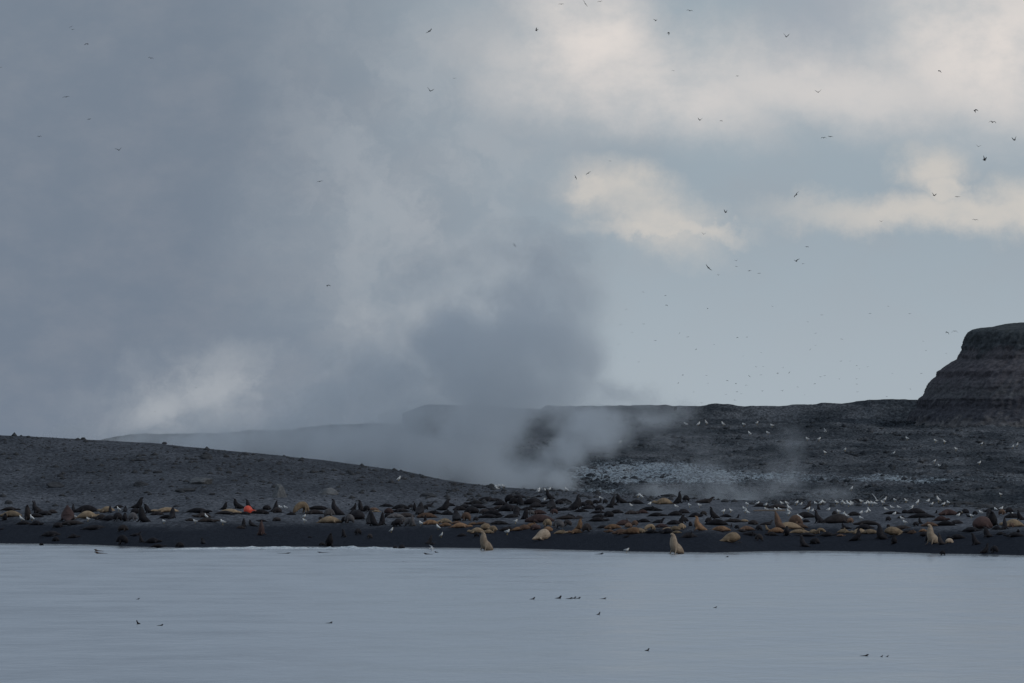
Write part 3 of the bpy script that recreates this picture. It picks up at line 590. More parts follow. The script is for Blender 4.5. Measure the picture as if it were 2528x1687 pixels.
# tile; then centre x, base y, width, height (tile pixels, 5.465 per photo pixel), posture, colour, facing
SEALS = {
0: """170 418 340 85 l y L|370 460 85 190 u d|50 465 85 95 u k|465 330 55 120 u k|535 370 150 160 s k L|130 335 260 50 l d|480 425 260 52 l k|600 395 160 60 m k|705 370 150 52 l d|310 522 180 50 l k|490 530 160 60 l k
920 470 175 190 u e|1005 360 62 112 u k|1185 358 230 100 l k L|1180 440 300 98 l y R|1000 525 320 62 l d|1450 355 230 80 l y L|1492 362 60 96 u k|1610 300 95 45 l k|1690 350 62 84 u k|1830 312 150 152 s k R|1830 380 130 80 m k|1590 475 100 112 m k|1682 475 82 112 u k|1790 475 105 110 m g|1960 487 210 200 s k L|2030 362 140 122 s k L|2255 355 400 66 l y L|2315 440 95 142 u k|2235 440 80 50 l k|2110 395 130 50 l d|1370 452 200 70 l d|1470 470 150 70 l k
780 562 130 70 m k|1270 592 310 64 l k|1660 620 130 90 m d|680 682 200 72 l k|750 745 90 60 m k|990 705 160 52 l k|1650 790 150 122 m k L|1820 680 160 60 l k|1920 760 90 100 s k L|2060 772 200 72 l k|2130 830 215 45 l k|20 590 50 30 l k|560 800 60 30 m k""",
1: """370 366 380 72 l k|440 427 265 64 l d L|495 487 300 58 l d R|270 475 90 40 l d|710 322 112 96 s k R|790 372 315 62 l y R|740 384 330 36 l k|950 310 155 132 s k L|1085 322 80 132 s k L|1000 386 160 40 l k|1200 377 230 60 l k R|1390 352 85 152 n k R|1300 322 105 62 m k|1450 362 125 72 m d|1640 392 100 50 l k|1755 372 235 152 a y R|1990 322 320 56 l k|1960 382 230 62 l d|2145 422 155 112 m g|2275 392 145 200 s k L|2140 502 315 92 l y R|2030 457 52 42 m d
985 560 70 112 u k|945 578 120 50 l d|1130 546 120 80 s k|1212 667 92 192 n e R|1240 482 150 32 l k|1440 472 120 50 m d|130 822 112 62 m k|450 782 64 84 u k|2130 812 105 172 u k|2050 802 72 42 m k|1880 700 60 26 l k""",
2: """165 330 72 102 u k|130 402 105 92 s k R|300 342 105 142 s k L|355 347 75 80 m k|235 452 190 122 m k|125 500 120 112 m g|60 500 85 82 m k|400 512 120 172 u k|475 537 105 172 u k|545 532 85 172 n k R|490 352 135 28 l y|650 372 125 72 m e|440 332 115 40 l b|630 282 195 52 l k|805 312 155 62 l k|820 352 255 52 l k|950 292 85 42 m k|1062 387 112 167 u k|1010 342 64 104 u k|1180 282 145 56 l k|1150 322 62 62 m k|1372 332 165 152 s k R|1480 272 92 42 l k|1250 382 205 62 l k|1440 392 185 72 l k|1580 472 112 152 u k|1620 332 175 62 l k|1820 252 275 56 l k|1960 212 225 66 l k|2105 206 165 40 l k|1850 302 305 60 l k|1780 372 185 92 m k|1950 372 145 62 m d|2060 402 205 72 l k|2285 232 135 112 m k|2150 262 135 62 l k|2250 342 185 92 l k|2000 432 305 52 l k|2300 432 125 52 l k|2150 312 185 52 l d|1680 300 190 52 l k|2040 350 190 56 l k
1700 472 115 112 m b|1830 472 72 52 m k|760 432 205 62 l g|900 422 155 62 l d|990 542 85 152 n g L|930 542 145 112 m g|780 547 125 102 m k|640 432 85 62 m k|730 547 62 72 m k|855 492 115 72 m g|1180 432 185 72 l b|1140 472 62 72 u k
1230 522 185 66 l o L|1420 502 205 62 l y L|1430 547 155 52 l o|1620 567 285 66 l o R|1790 527 155 42 l o|1560 517 145 42 l b|1900 522 205 46 l b|1960 592 155 82 m y|2060 622 125 82 m y|1850 637 235 76 l y L|1990 642 185 52 l y R|2160 522 245 52 l k|2250 612 235 72 l d|1640 682 135 42 l k|1840 692 62 62 m k|1185 782 75 112 u k|1230 792 112 32 l k|60 692 62 102 u k|240 662 92 82 m k|400 712 72 62 m d
1990 897 220 252 B p L|740 862 42 52 m k|830 866 60 72 m k|1310 900 62 20 w k|1210 924 140 22 w k""",
3: """90 162 235 42 l k|150 262 112 122 u k|60 242 135 82 m k|280 252 165 82 l k|40 332 205 72 l k|180 452 125 152 u k|80 402 75 122 u k|350 292 205 72 l k|552 184 115 132 s k L|540 302 135 122 u k|380 152 95 32 l k|700 232 155 62 l k|840 322 170 192 s k R|912 292 92 122 u k|660 246 105 62 m k|740 334 255 42 l k|950 352 185 52 l k|1050 262 115 72 m d|1150 252 85 62 m k|1200 232 62 72 u k|1330 297 85 164 n k R|1200 342 115 82 m k|1280 242 72 62 m k|1040 312 105 52 l k|1180 372 185 52 l k|1420 372 135 52 l k|1330 422 125 82 m k|1190 432 185 62 l k|1180 482 265 62 l k|1390 262 62 42 l k|1530 232 195 112 s k L|1700 242 205 56 l k|2070 247 240 84 l y L|2245 242 112 152 s k R|1880 337 305 72 l k R|1640 382 185 52 l d|1785 372 155 52 l e|1960 412 205 52 l k|2080 407 105 42 l k|2220 402 155 62 l k|2320 372 85 62 m k
390 382 155 62 l e|280 392 95 62 m g|420 492 385 108 l e L|590 382 105 72 m e|800 422 165 52 l k|760 452 350 52 l d|930 442 125 52 l d|290 562 215 72 l o R|190 592 225 72 l b|110 607 205 52 l o|340 592 145 72 m e|500 552 125 102 m y|650 572 175 112 m g|770 542 115 82 m d|510 622 155 72 m o|680 652 205 62 l y|910 592 155 132 s o R|890 642 175 62 l o|780 642 125 42 l y|1030 622 112 112 m d|420 732 235 142 r p|1400 582 195 66 l o L|1340 627 155 42 l b|1530 532 255 92 l e|1590 562 105 62 m b|1680 542 92 74 m b|1510 652 215 72 l b|1650 652 155 92 l o|1740 642 185 72 l y|1870 602 165 82 a y R|1900 642 205 62 l k|1990 502 175 72 l k|1800 492 205 52 l k|2275 512 125 122 s k R|2200 522 155 62 l k|2050 562 205 52 l e|2130 592 185 42 l y R|2220 602 145 62 l y|2310 592 95 82 m y|2120 642 225 72 l k|2235 642 155 36 l y R|1240 572 125 42 l k|1560 700 60 40 l k|450 250 190 60 l k|230 330 190 60 l k|600 340 180 52 l k|980 270 150 52 l k|1100 300 140 50 l k|330 215 150 50 l k
2262 917 235 262 B p L|1180 923 150 22 w k""",
4: """75 212 92 82 m k|310 232 245 84 l d|1080 282 185 52 l k|1310 302 285 56 l d|1700 312 112 104 s d R|1870 322 62 72 u k|1900 502 135 172 s k L|2110 502 400 122 l d R|2080 402 72 62 m d|2290 502 105 72 m b|1690 432 205 82 l k|1690 492 105 42 l k|40 372 105 62 l k|200 422 205 62 l k|310 402 85 62 m d|475 442 100 152 s k L|620 422 155 42 l k|500 532 285 102 l k|765 432 36 62 n k|720 492 265 62 l d|850 482 85 32 l y|285 602 190 182 s o L|40 502 112 82 m k|140 542 52 62 u k|205 552 34 52 u k|30 572 105 56 m y|530 612 275 72 l o|380 512 105 82 m k|975 522 125 62 m d|1150 527 185 62 l k|1370 582 130 232 n b L|1550 562 185 162 m b|1480 582 205 92 l y L|1620 572 225 62 l b|900 602 185 62 l b|1060 602 92 72 m k|1180 602 72 72 s y L|1290 632 245 72 l o|1420 672 92 122 u k|1600 642 305 76 l y|1790 652 125 62 m y|1905 642 135 72 a y L|2195 642 205 72 l y|2160 682 125 32 l b|1980 682 225 62 l k|1700 682 285 52 l k|930 672 235 62 l k|1230 672 165 52 l k|760 582 62 52 m k|680 562 42 52 u k|820 622 165 36 l d|1060 742 85 92 m d|665 762 290 132 t y L|110 702 145 92 l k|1680 822 135 142 s k L|1810 782 125 82 m k|2222 562 85 62 s k|2250 582 155 32 l k|620 956 40 14 w k""",
5: """60 742 165 152 s k|130 647 125 72 l y|290 647 145 62 l y|450 722 205 182 s k L|620 667 290 112 t y R|690 592 265 56 l d|190 582 235 62 l k|250 527 345 62 l d|590 782 82 122 u k|520 562 52 42 m d|840 652 155 62 l b|790 642 185 52 l d|990 622 115 42 l o|1000 682 105 62 m k|1140 782 190 252 B p L|1065 752 100 82 m k|1340 772 125 62 m p|1250 792 82 152 n d L|1450 717 265 66 l k L|1640 622 275 66 l k|1780 577 265 162 m e|1930 542 105 182 u k|2072 592 112 162 n k|1980 592 115 62 l k|2205 552 220 102 l y L|2240 522 42 42 u d|2185 562 80 62 m b|1890 692 165 132 s k L|2030 662 125 42 l k|1720 792 115 152 s k L|1800 917 115 132 s k R|1950 902 92 92 m k|2230 687 285 62 l k|2268 630 60 42 u k|1250 936 62 62 m k|900 372 185 72 l k|950 432 335 62 l k|740 372 82 52 m k|560 382 235 42 l k|690 437 115 42 l k|1070 412 82 42 l k|1160 372 42 46 u k|1340 397 225 82 l e|1560 372 105 62 m k|1620 422 105 42 l k|1690 392 72 52 m k|1230 472 215 66 l e|1300 537 265 82 l k|1450 512 185 52 l k|960 512 62 82 s k L|890 547 82 62 m k|1085 547 225 72 l b|520 477 72 62 m k|60 402 125 56 l k|80 227 125 52 l k|1800 452 155 62 l k|1900 422 105 92 u k|2050 392 105 72 m b|2150 372 82 82 m k|2210 432 135 62 l k|2290 352 62 62 m k|2320 462 62 132 u k|1870 352 102 42 l k|1480 402 70 62 m k"""}
POSE = {'l': 'lying flat', 'h': 'lying head up', 's': 'sitting up', 'u': 'sitting upright', 'n': 'nose up', 'm': 'hunched up', 'a': 'with arched back', 'w': 'swimming low'}
SPECIAL = {(1, 1755): 'golden tan sea lion with high arched back, head bent down to the right',
 (2, 1990, 897): 'left of two pale tan bull sea lions rearing up at the waterline',
 (3, 2262): 'right of two pale tan bull sea lions rearing up at the waterline',
 (3, 420, 732): 'pale round sea lion rump in front of the central tan group',
 (4, 665): 'fat teardrop shaped tan sea lion lying alone in front, head to the left',
 (4, 1370): 'tall brown sea lion with raised head beside the white gull cluster',
 (5, 1140): 'pale bull sea lion rearing up among seals on the right beach',
 (0, 920): 'reddish-brown cone shaped seal sitting upright on the left beach',
 (3, 420, 492): 'largest reddish-brown seal lying in a long mound behind the tan group',
 (1, 1212): 'reddish-brown seal standing tall alone on the dark lower beach',
 (3, 2070): 'golden tan sea lion sleeping far back on the beach crest',
 (3, 2245): 'black-brown seal sitting up right behind the tan sleeper on the crest',
 (4, 285): 'orange-tan sea lion sitting up facing left with a long neck',
 (5, 620): 'large golden tan sea lion tapering to the right on the right beach',
 (5, 1340): 'pale rump showing behind the slim seal beside the rearing bull',
 (5, 2205): 'golden tan sea lion lying at the right edge with a pup',
 (0, 2255): 'longest golden tan sea lion lying between the left seals and buoy'}
LAND = [('the orange buoy', 612, 1262), ('the pointed boulder', 690, 1226), ('the arched tan sea lion', 741, 1266), ('the left waterline bull', 1204, 1364), ('the right waterline bull', 1674, 1367), ('the pale round rump', 1337, 1333),
        ('the teardrop tan bull', 1802, 1339), ('the tall brown sea lion', 1931, 1306), ('the right beach bull', 2307, 1343), ('the reddish cone seal', 168, 1285), ('the driftwood log', 1895, 1263), ('the big reddish mound', 1337, 1290),
        ('the tan crest sleeper', 1640, 1245), ('the tall reddish seal', 642, 1322), ('the long-necked sea lion', 1732, 1310), ('the tapering tan sea lion', 2211, 1322), ('the longest tan sea lion', 413, 1265),
        ('the right edge pup', 2508, 1295), ('the open sand boulder', 1056, 1227), ('the left edge', 0, 1290), ('the leftmost surf end', 330, 1354)]
ORD = ['nearest', 'second nearest', 'third nearest', 'fourth nearest', 'fifth nearest', 'sixth nearest', 'seventh nearest', 'eighth nearest', 'ninth nearest', 'tenth nearest']
def where(px, py, lands):
    best = min(lands, key=lambda L: math.hypot(px - L[1], 2.2 * (py - L[2])))
    dx, dy = px - best[1], 2.2 * (py - best[2])
    if abs(dx) >= abs(dy): rel = 'left of' if dx < 0 else 'right of'
    else: rel = 'behind' if dy < 0 else 'in front of'
    return rel, best[0], math.hypot(dx, dy)
pending = []     # (object, look phrase, px, py, relation words) resolved once everything is placed
def resolve(items, lands, sky=False):
    groups = {}
    for o, look, px, py in items:
        rel, nm, d = where(px, py, lands)
        if sky and rel in ('behind', 'in front of'): rel = 'above' if rel == 'behind' else 'below'
        groups.setdefault((look, rel, nm), []).append((d, o))
    for (look, rel, nm), L in groups.items():
        L.sort(key=lambda q: q[0])
        for i, (d, o) in enumerate(L):
            o['label'] = f'{look} {rel} {nm}' if len(L) == 1 else f'{look}, {ORD[min(i, 9)]} {rel} {nm}'
            if i > 9: o['label'] = f'{look}, far {rel} {nm}'
            if len(o['label'].replace('-', ' ').split()) > 16: o['label'] = o['label'].replace(' facing left', '').replace(' facing right', '')
    return groups
seal_items = []
for t, txt in SEALS.items():
    for ent in txt.replace('\n', '|').split('|'):
        q = ent.split(); x, b, wd, ht = map(float, q[:4]); kind, colr = q[4], q[5]
        wd *= 1.22 if colr in 'kd' else 1.12; ht *= 1.1 if kind != 'w' else 1; face = q[6] if len(q) > 6 else ''
        px, py = TX[t] + x * TS, 1200 + b * TS
        if kind == 'w':
            Y = F * CAMH / (py - HY); p = Vector((px2x(px, Y), Y, 0.0))
        else:
            p = hit(px, py)
        Wm, Hm = wd * TS * p.y / F, ht * TS * p.y / F
        base_kind = {'u': 's', 'n': 's', 'r': 't'}.get(kind, kind)
        vi = rng.randrange(len(PR[base_kind]))
        if kind == 'u': vi = rng.choice((0, 0, 2, 2, 1))
        if kind == 'n': vi = 1
        if kind == 's' and face: vi = rng.choice((0, 2))
        if kind == 'm': vi = 1 if ht > 0.62 * wd else 0
        if kind == 'l' and ht < 0.2 * wd: vi = rng.choice((0, 1, 2))
        if kind == 'l' and rng.random() < 0.18 and colr in 'kd' and ht > 0.27 * wd: base_kind, vi = 'h', 0
        dirn = {'L': 180, 'R': 0, '': rng.choice((0, 180))}[face]
        yaw = {'u': rng.choice((-1, 1)) * rng.uniform(35, 100), 'r': rng.uniform(205, 220) - dirn, 'B': rng.uniform(30, 45) * -1}.get(kind, rng.uniform(-24, 24))
        if kind == 'B': yaw = 32
        if kind == 'n': yaw = rng.uniform(-45, 45)
        _, x0, x1, ym, zm = EXT[base_kind][vi]
        a = R(dirn + yaw)
        c_, s_ = abs(math.cos(a)), abs(math.sin(a))
        w0 = c_ * (x1 - x0) * 0.95 + s_ * ym * 1.5
        sa, sb = Wm / w0, Hm / (zm - (0.0 if kind != 'w' else 0.0))
        ratio = sa / sb
        if ratio > 1.7: sb = sa / 1.7 if kind in 'l' else sb; sa = min(sa, sb * 1.9)
        if ratio < 0.78: sa = sb * 0.78
        sp = 'sea_lion' if colr in 'yopb' else 'fur_seal'
        o = link(sp, PR[base_kind][vi]); o.location = p
        mid = (x0 + x1) / 2 * sa
        o.location.x -= mid * math.cos(a); o.location.y -= mid * math.sin(a) * 0.3
        if kind != 'w' : o.location.z = max(float(beachH(o.location.x, o.location.y)), -0.1) - 0.03 * sb
        o.rotation_euler = (R(rng.uniform(-9, 9)) if kind in 'un' else 0, R(rng.uniform(-10, 8)) if kind in 'sun' else 0, a); o.scale = (sa, sa * (0.9 if kind == 'l' else 1), sb)
        if not o.data.materials: o.data.materials.append(FUR['k'])
        o.material_slots[0].link = 'OBJECT'; o.material_slots[0].material = FUR[colr]
        spn = sp.replace('_', ' ')
        tag(o, None, spn, 'sea lions on the beach' if sp == 'sea_lion' else 'dark fur seals on the beach')
        if kind == 'w': o['group'] = 'seals swimming near the shore'
        lab = SPECIAL.get((t, int(x), int(b)), SPECIAL.get((t, int(x))) if (t, int(x), int(b)) != (5, 1340, 397) else None)
        if lab: o['label'] = lab; continue
        if kind == 't': posew = 'lying flat'
        else: posew = POSE.get(kind, 'lying flat')
        if base_kind == 'h': posew = POSE['h']
        size = 'small ' if max(Wm, Hm) < 0.72 else ('big ' if (Hm > 1.15 or Wm > 2.2) else '')
        fw = {'L': ' facing left', 'R': ' facing right', '': ''}[face]
        seal_items.append((o, f'{size}{CNAME[colr]} {spn if kind != "w" else "seal"} {posew}{fw}', px, py))
resolve(seal_items, LAND)

# tan sea lion afloat at the left shore and dark seals in open water
swim = [(245, 1361, 18, 6, 'b', 'brown seal floating just off the left shore'), (250, 1367, 28, 6, 'b', 'brown seal floating, the nearer of two off the left shore'),
        (340, 1480, 7, 4, 'k', 'small dark seal head alone in the water, upper left'), (342, 1541, 8, 12, 'k', 'dark seal rearing steeply from the water, lower left'),
        (395, 1545, 12, 5, 'k', 'dark seal swimming low right of the rearing one, lower left'), (812, 1539, 13, 4, 'k', 'dark seal swimming low left of the middle of the water'),
        (1314, 1480, 10, 7, 'k', 'dark seal leftmost of the row swimming in mid water'), (1378, 1478, 13, 9, 'k', 'dark seal with neck raised, second of the swimming row'),
        (1404, 1479, 14, 5, 'k', 'dark seal third from the left of the swimming row'), (1416, 1478, 9, 6, 'k', 'dark seal fourth from the left of the swimming row'), (1426, 1478, 11, 5, 'k', 'dark seal fifth from the left of the swimming row'),
        (1488, 1479, 13, 4, 'k', 'dark seal rightmost of the row swimming in mid water'), (1477, 1518, 7, 9, 'k', 'dark seal bobbing upright just below the swimming row'),
        (1765, 1501, 7, 4, 'k', 'dark seal head alone right of the swimming row'), (1597, 1607, 9, 8, 'k', 'dark seal with raised head alone near the bottom middle'),
        (2133, 1620, 17, 5, 'k', 'dark seal swimming low, leftmost of three at lower right'), (2176, 1622, 5, 3, 'k', 'small dark seal head, middle of three at lower right'), (2190, 1622, 5, 3, 'k', 'small dark seal head, rightmost of three at lower right'),
        (1795, 1376, 5, 3, 'k', 'tiny dark seal head close to shore right of middle'), (700, 1367, 30, 3, 'k', 'thin dark seal back in the water below the surf'), (800, 1365, 26, 3, 'k', 'thin dark seal back at the right below the surf')]
for px, py, wp, hp, colr, lab in swim:
    Y = F * CAMH / (py - HY); kk = F / Y
    o = link('swimming_seal', PR['w'][0], None, (px2x(px, Y), Y, 0)); o.material_slots[0].link = 'OBJECT'; o.material_slots[0].material = FUR[colr]
    sa = min(wp / kk / 0.78, 1.2); sb = hp / kk / 0.32
    o.scale = (sa, min(sa, 0.8), min(max(sb, 0.35), 2.2)); o.rotation_euler = (0, 0, R(rng.uniform(-25, 25) + (180 if rng.random() < 0.25 else 0)))
    tag(o, lab, 'seal', 'seals swimming offshore')
# ------------------------------------------------------------------ gulls and seabirds
def plain(name, c, rough=0.7, var=0.0):
    m, g = newmat(name); col = c
    n = g.noise(g.n('ShaderNodeTexCoord').outputs['Object'], 9.0, 3, 0.6).outputs[0]
    col = g.mix(g.mr(n, 0.3, 0.7), tuple(q * 0.8 for q in c), tuple(min(1, q * 1.1) for q in c))
    bs = g.n('ShaderNodeBsdfPrincipled', i_Base_Color=col); bs.inputs['Roughness'].default_value = rough
    g.n('ShaderNodeOutputMaterial', i_0=bs); return m
M['white'] = plain('white_plumage', (0.86, 0.86, 0.84)); M['grey'] = plain('grey_wing_feathers', (0.46, 0.48, 0.50))
M['black'] = plain('black_wing_tips', (0.05, 0.05, 0.055)); M['bill'] = plain('yellow_bill', (0.55, 0.38, 0.08))
M['darkbird'] = plain('dark_plumage', (0.030, 0.030, 0.036)); M['midbird'] = plain('grey_plumage', (0.20, 0.21, 0.23))
def gull(name, lean=0.0, sit=False, lookup=0.0):
    bm = bmesh.new(); dz = -0.13 if sit else 0.0
    z = lambda x, q: q + dz + lean * x
    loft(bm, [(x, 0, z(x, q), a, b) for x, q, a, b in ((-.27, .20, .03, .012), (-.16, .225, .07, .06), (-.02, .25, .11, .105), (.09, .285, .105, .105), (.145, .345, .075, .075), (.165, .40, .062, .062), (.195, .425 + lookup, .055, .053), (.235, .415 + lookup, .022, .02))], 3, 10, 0)
    for s in (-1, 1):
        loft(bm, [(x, s * y, z(x, q), a, b) for x, y, q, a, b in ((.10, .075, .30, .02, .05), (0, .093, .275, .022, .065), (-.14, .065, .245, .02, .05), (-.25, .03, .225, .015, .025))], 3, 8, 1)
        loft(bm, [(x, s * y, z(x, q), a, b) for x, y, q, a, b in ((-.22, .032, .23, .016, .024), (-.30, .02, .215, .012, .016), (-.36, .01, .205, .006, .007))], 2, 6, 2)
        if not sit: loft(bm, [(.02, s * .04, .2, .01, .01), (.025, s * .042, .1, .008, .008), (.02, s * .045, .0, .008, .008), (.05, s * .05, .0, .02, .006)], 2, 6, 3)
    loft(bm, [(.23, 0, z(.23, .415) + lookup, .018, .018), (.265, 0, z(.265, .41) + lookup, .012, .014), (.295, 0, z(.295, .40) + lookup, .004, .006)], 2, 6, 3)
    me = finish(name, bm)
    for k in ('white', 'grey', 'black', 'bill'): me.materials.append(M[k])
    return me
GULL = [gull('gull_standing'), gull('gull_alert', 0.35, False, 0.03), gull('gull_sitting', 0, True), gull('gull_leaning', -0.15)]
def flyer(name, zw, zt, mats, sweep=0.12, asym=0.0, span=1.0):
    bm = bmesh.new()
    loft(bm, [(-.25, 0, 0, .05, .008), (-.15, 0, 0, .035, .02), (0, 0, 0, .055, .05), (.12, 0, .01, .05, .048), (.19, 0, .02, .035, .036), (.235, 0, .02, .025, .025), (.28, 0, .01, .008, .008)], 3, 10, 0)
    for s in (-1, 1):
        a1, a2 = zw + s * asym, zt + s * asym * 2; prev = None; rings = []
        for x, y, z, ch in ((.03, .03, .02, .20), (.05, .14 * span, a1 * .5, .19), (.07, .26 * span, a1, .165), (-.02, .40 * span, (a1 + a2) / 2, .12), (-sweep, .56 * span, a2, .03)):
            th = .018 * ch / .12 + .003
            rings.append([bm.verts.new((x + ch * .5, s * y, z)), bm.verts.new((x + ch * .1, s * y, z + th)), bm.verts.new((x - ch * .6, s * y, z)), bm.verts.new((x + ch * .1, s * y, z - th))])
        for a, b in zip(rings, rings[1:]):
            for k in range(4):
                f = bm.faces.new((a[k], a[(k + 1) % 4], b[(k + 1) % 4], b[k])); f.material_index = 1; f.smooth = True
        bm.faces.new(rings[0]); bm.faces.new(rings[-1][::-1])
    me = finish(name, bm)
    for k in mats: me.materials.append(M[k])
    return me
dk = ('darkbird', 'darkbird')
FLY = {'g': flyer('seabird_gliding', .05, .02, dk), 'v': flyer('seabird_wings_raised', .17, .38, dk), 'd': flyer('seabird_wings_lowered', .06, -.26, dk),
       'h': flyer('seabird_wings_high', .24, .52, dk, 0.05), 'm': flyer('seabird_wings_bowed', .13, -.04, dk), 'b': flyer('seabird_banking', .06, .04, dk, .12, .11)}
WHT = {'h': flyer('gull_wings_high', .24, .52, ('white', 'grey'), 0.02), 'g': flyer('gull_gliding', .05, .02, ('white', 'grey'))}

# standing gulls: tile list as for the seals: x, base y, height (tile pixels)
GUL = {0: "295 480 60|435 470 60|1190 480 55|1020 452 38|2215 512 45|1605 345 42", 1: "490 442 50|340 507 40|715 527 66|1805 442 46|1815 497 48|1490 302 26|1560 307 30",
2: "1090 542 60|1325 592 55|685 632 42|1360 697 46|2250 662 70", 3: "65 512 56|380 62 28|370 88 28|480 72 28|520 57 26|760 82 38|1720 157 42|1770 172 36|450 202 34|1225 182 34|1630 277 32|1875 257 26|2240 292 32|1565 907 62",
4: "125 292 46|260 292 40|575 372 46|680 362 42|865 322 34|870 367 42|915 377 34|900 277 36|1035 252 32|1145 287 46|1365 247 32|1435 247 26|1565 257 42|1620 262 26|1160 332 28|1285 332 26|1340 332 28|1470 337 62|1465 377 46|1450 407 46|1720 347 56|1770 352 28|1825 252 32|1890 257 36|1935 252 52|2110 252 46|2175 247 42|2215 252 32|2270 282 62|2310 257 36|1990 337 32|2135 377 52|2195 412 56|2245 417 28|1600 452 62|1630 467 42",
5: "25 257 34|155 237 46|210 252 32|260 267 60|310 272 60|350 257 32|445 252 36|465 217 52|610 222 42|760 227 42|910 252 36|1050 217 30|1100 262 36|1200 222 62|1260 277 46|1330 257 46|490 332 36|570 307 28|665 307 28|830 302 36|825 332 28|780 372 32|150 377 26|215 367 28|260 362 42|600 392 28|155 467 46|705 452 32|745 522 50|1460 412 36|1485 392 36|1770 372 28|1970 332 32|2040 337 46|2215 402 32|1645 437 42|1700 572 28"}
gull_items = []
def put_gull(px, py, hpx, surf):
    p = hit(px, py, surf); hm = hpx * p.y / F
    small = hm < 0.27
    me = GULL[2] if small else rng.choice((GULL[0], GULL[0], GULL[1], GULL[3]))
    o = link('gull', me, None, p); sc_ = min(max(hm / (0.34 if small else 0.47), 0.8), 1.3) * 1.16
    o.scale = (sc_,) * 3; o.location.z += 0.01
    left = rng.random() < 0.6
    o.rotation_euler = (0, 0, R((180 if left else 0) + rng.uniform(-50, 50)))
    tag(o, None, 'gull', 'white gulls on the beach' if surf == 'beach' else 'white gulls on the rubble field')
    return o, ('white gull crouching' if small else 'white gull standing'), px, py
for t, txt in GUL.items():
    for e in txt.split('|'):
        x, b, h = map(float, e.split()); gull_items.append(put_gull(TX[t] + x * TS, 1200 + b * TS, h * TS, 'beach'))
gull_items += [put_gull(984, 1188, 9, 'beach'), put_gull(1226, 1207, 8, 'beach'), put_gull(1234, 1206, 8, 'beach'), put_gull(1243, 1206, 8, 'beach'), put_gull(1228, 1209, 6, 'beach')]
LANDG = LAND + [('the landing gull', 2166, 1242), ('the dune end', 1230, 1203), ('the dark right ledge', 2400, 1246)]
resolve(gull_items, LANDG)
S3 = 900 / 2350.0
field = [(170, 790), (250, 790), (303, 782), (412, 790), (545, 798), (627, 782), (727, 800), (583, 852), (700, 848), (955, 885), (1028, 888), (1195, 955), (1068, 972), (1508, 978), (1598, 885), (1780, 897), (1838, 902), (2075, 917), (1912, 950), (2275, 937), (2303, 927), (1770, 1030), (1806, 1060), (1235, 1207), (2200, 1247), (2060, 1040)]
fit = [put_gull(1628 + x * S3, 750 + y * S3, 8, 'lava') for x, y in field] + [put_gull(1531, 1096, 7, 'lava'), put_gull(1694, 1053, 7, 'lava')]
LANDF = [('the mesa foot', 2330, 1100), ('the skyline block', 1668, 1003), ('the thin rising steam wisp', 1950, 1110), ('the white streaked patch', 1600, 1160), ('the small white patch', 2240, 1178), ('the right frame edge', 2528, 1110), ('the plateau step', 2140, 1000)]
resolve(fit, LANDF)
# white gulls on the wing over the ground
for px, py, Y, k, s_, yaw, roll, lab in ((2165, 1236, 1168, 'h', 1.25, 60, 10, 'white gull landing with both wings held high'), (1065, 1354, 1080, 'g', 1.0, 15, 35, 'white gull skimming the waterline just above the surf'),
                                  (2037, 1066, 1500, 'h', 0.8, 20, 15, 'white gull flying low over the rubble in thin steam')):
    o = link('flying_gull', WHT[k], None, (px2x(px, Y), Y, py2z(py, Y))); o.scale = (s_,) * 3; o.rotation_euler = (R(roll), 0, R(yaw)); tag(o, lab, 'gull', 'white gulls in the air')
# dark seabirds against the sky: photo x, y (in 2350-wide view), span in photo px, wing pose, bank
S2 = 2528 / 2350.0
SKY = """163 62 11 b|167 68 11 g|199 101 14 d|346 134 15 m|152 223 17 g|205 274 14 g|90 314 14 m|273 345 17 v|734 417 16 g|753 655 15 d|985 72 19 b|987 209 19 v|1043 180 9 g|1181 564 17 b|1231 71 17 h|1288 10 15 g|1343 9 19 b|1377 4 13 m|1505 48 12 v|1534 76 14 d|1583 25 17 m|1804 85 20 h|2156 163 14 d|1878 212 16 v|1607 276 14 v|1655 278 10 m|1890 317 15 m|1905 314 18 g|1692 175 10 g|1545 163 8 m|2239 253 20 d|2278 281 20 m|2329 322 20 h|2245 337 12 v|2258 368 24 h|2143 449 16 v|2197 452 16 g|2238 505 16 m|2022 509 9 v|1827 448 22 b|1666 488 17 h|1615 538 10 v|1321 408 14 b|1350 398 14 b|1626 615 20 b|1827 600 17 v|1843 606 9 m|1852 567 12 g|1690 599 9 v|1720 622 11 g|1742 628 10 m|1649 632 7 v|1690 612 8 g|1400 370 7 g|1438 710 7 g|1476 671 7 g|1527 679 9 g|1477 744 7 m|1451 763 5 g|1504 782 8 g|1466 831 6 g|1433 820 5 g|1420 790 5 g|1457 912 6 g|1424 745 6 g|2174 763 14 d|2 155 8 g"""
FLOCK = "45 10|310 30|728 17|1475 18|957 118|1358 64|1047 73|1613 65|130 190|183 216|503 218|565 215|352 265|236 294|540 338|655 315|1006 191|1006 269|973 295|1175 230|1700 243|1718 303|1850 322|622 407|670 407|797 414|762 448|837 445|580 468|653 460|150 460|302 463|437 497|493 514|312 514|121 513|559 525|500 568|527 581|428 585|663 564|793 563|220 570|485 622|273 640|1170 371|1230 371|1271 399|1343 408|1290 421|1065 465|1038 472|1160 487|1000 516|1271 486|1273 519|1277 570|890 538|937 588|1500 450|1688 450|1618 551|1465 600"
PN = {'g': 'gliding on level wings', 'v': 'with wings raised', 'd': 'with wings lowered', 'h': 'with wings held high', 'm': 'with bowed wings', 'b': 'banking'}
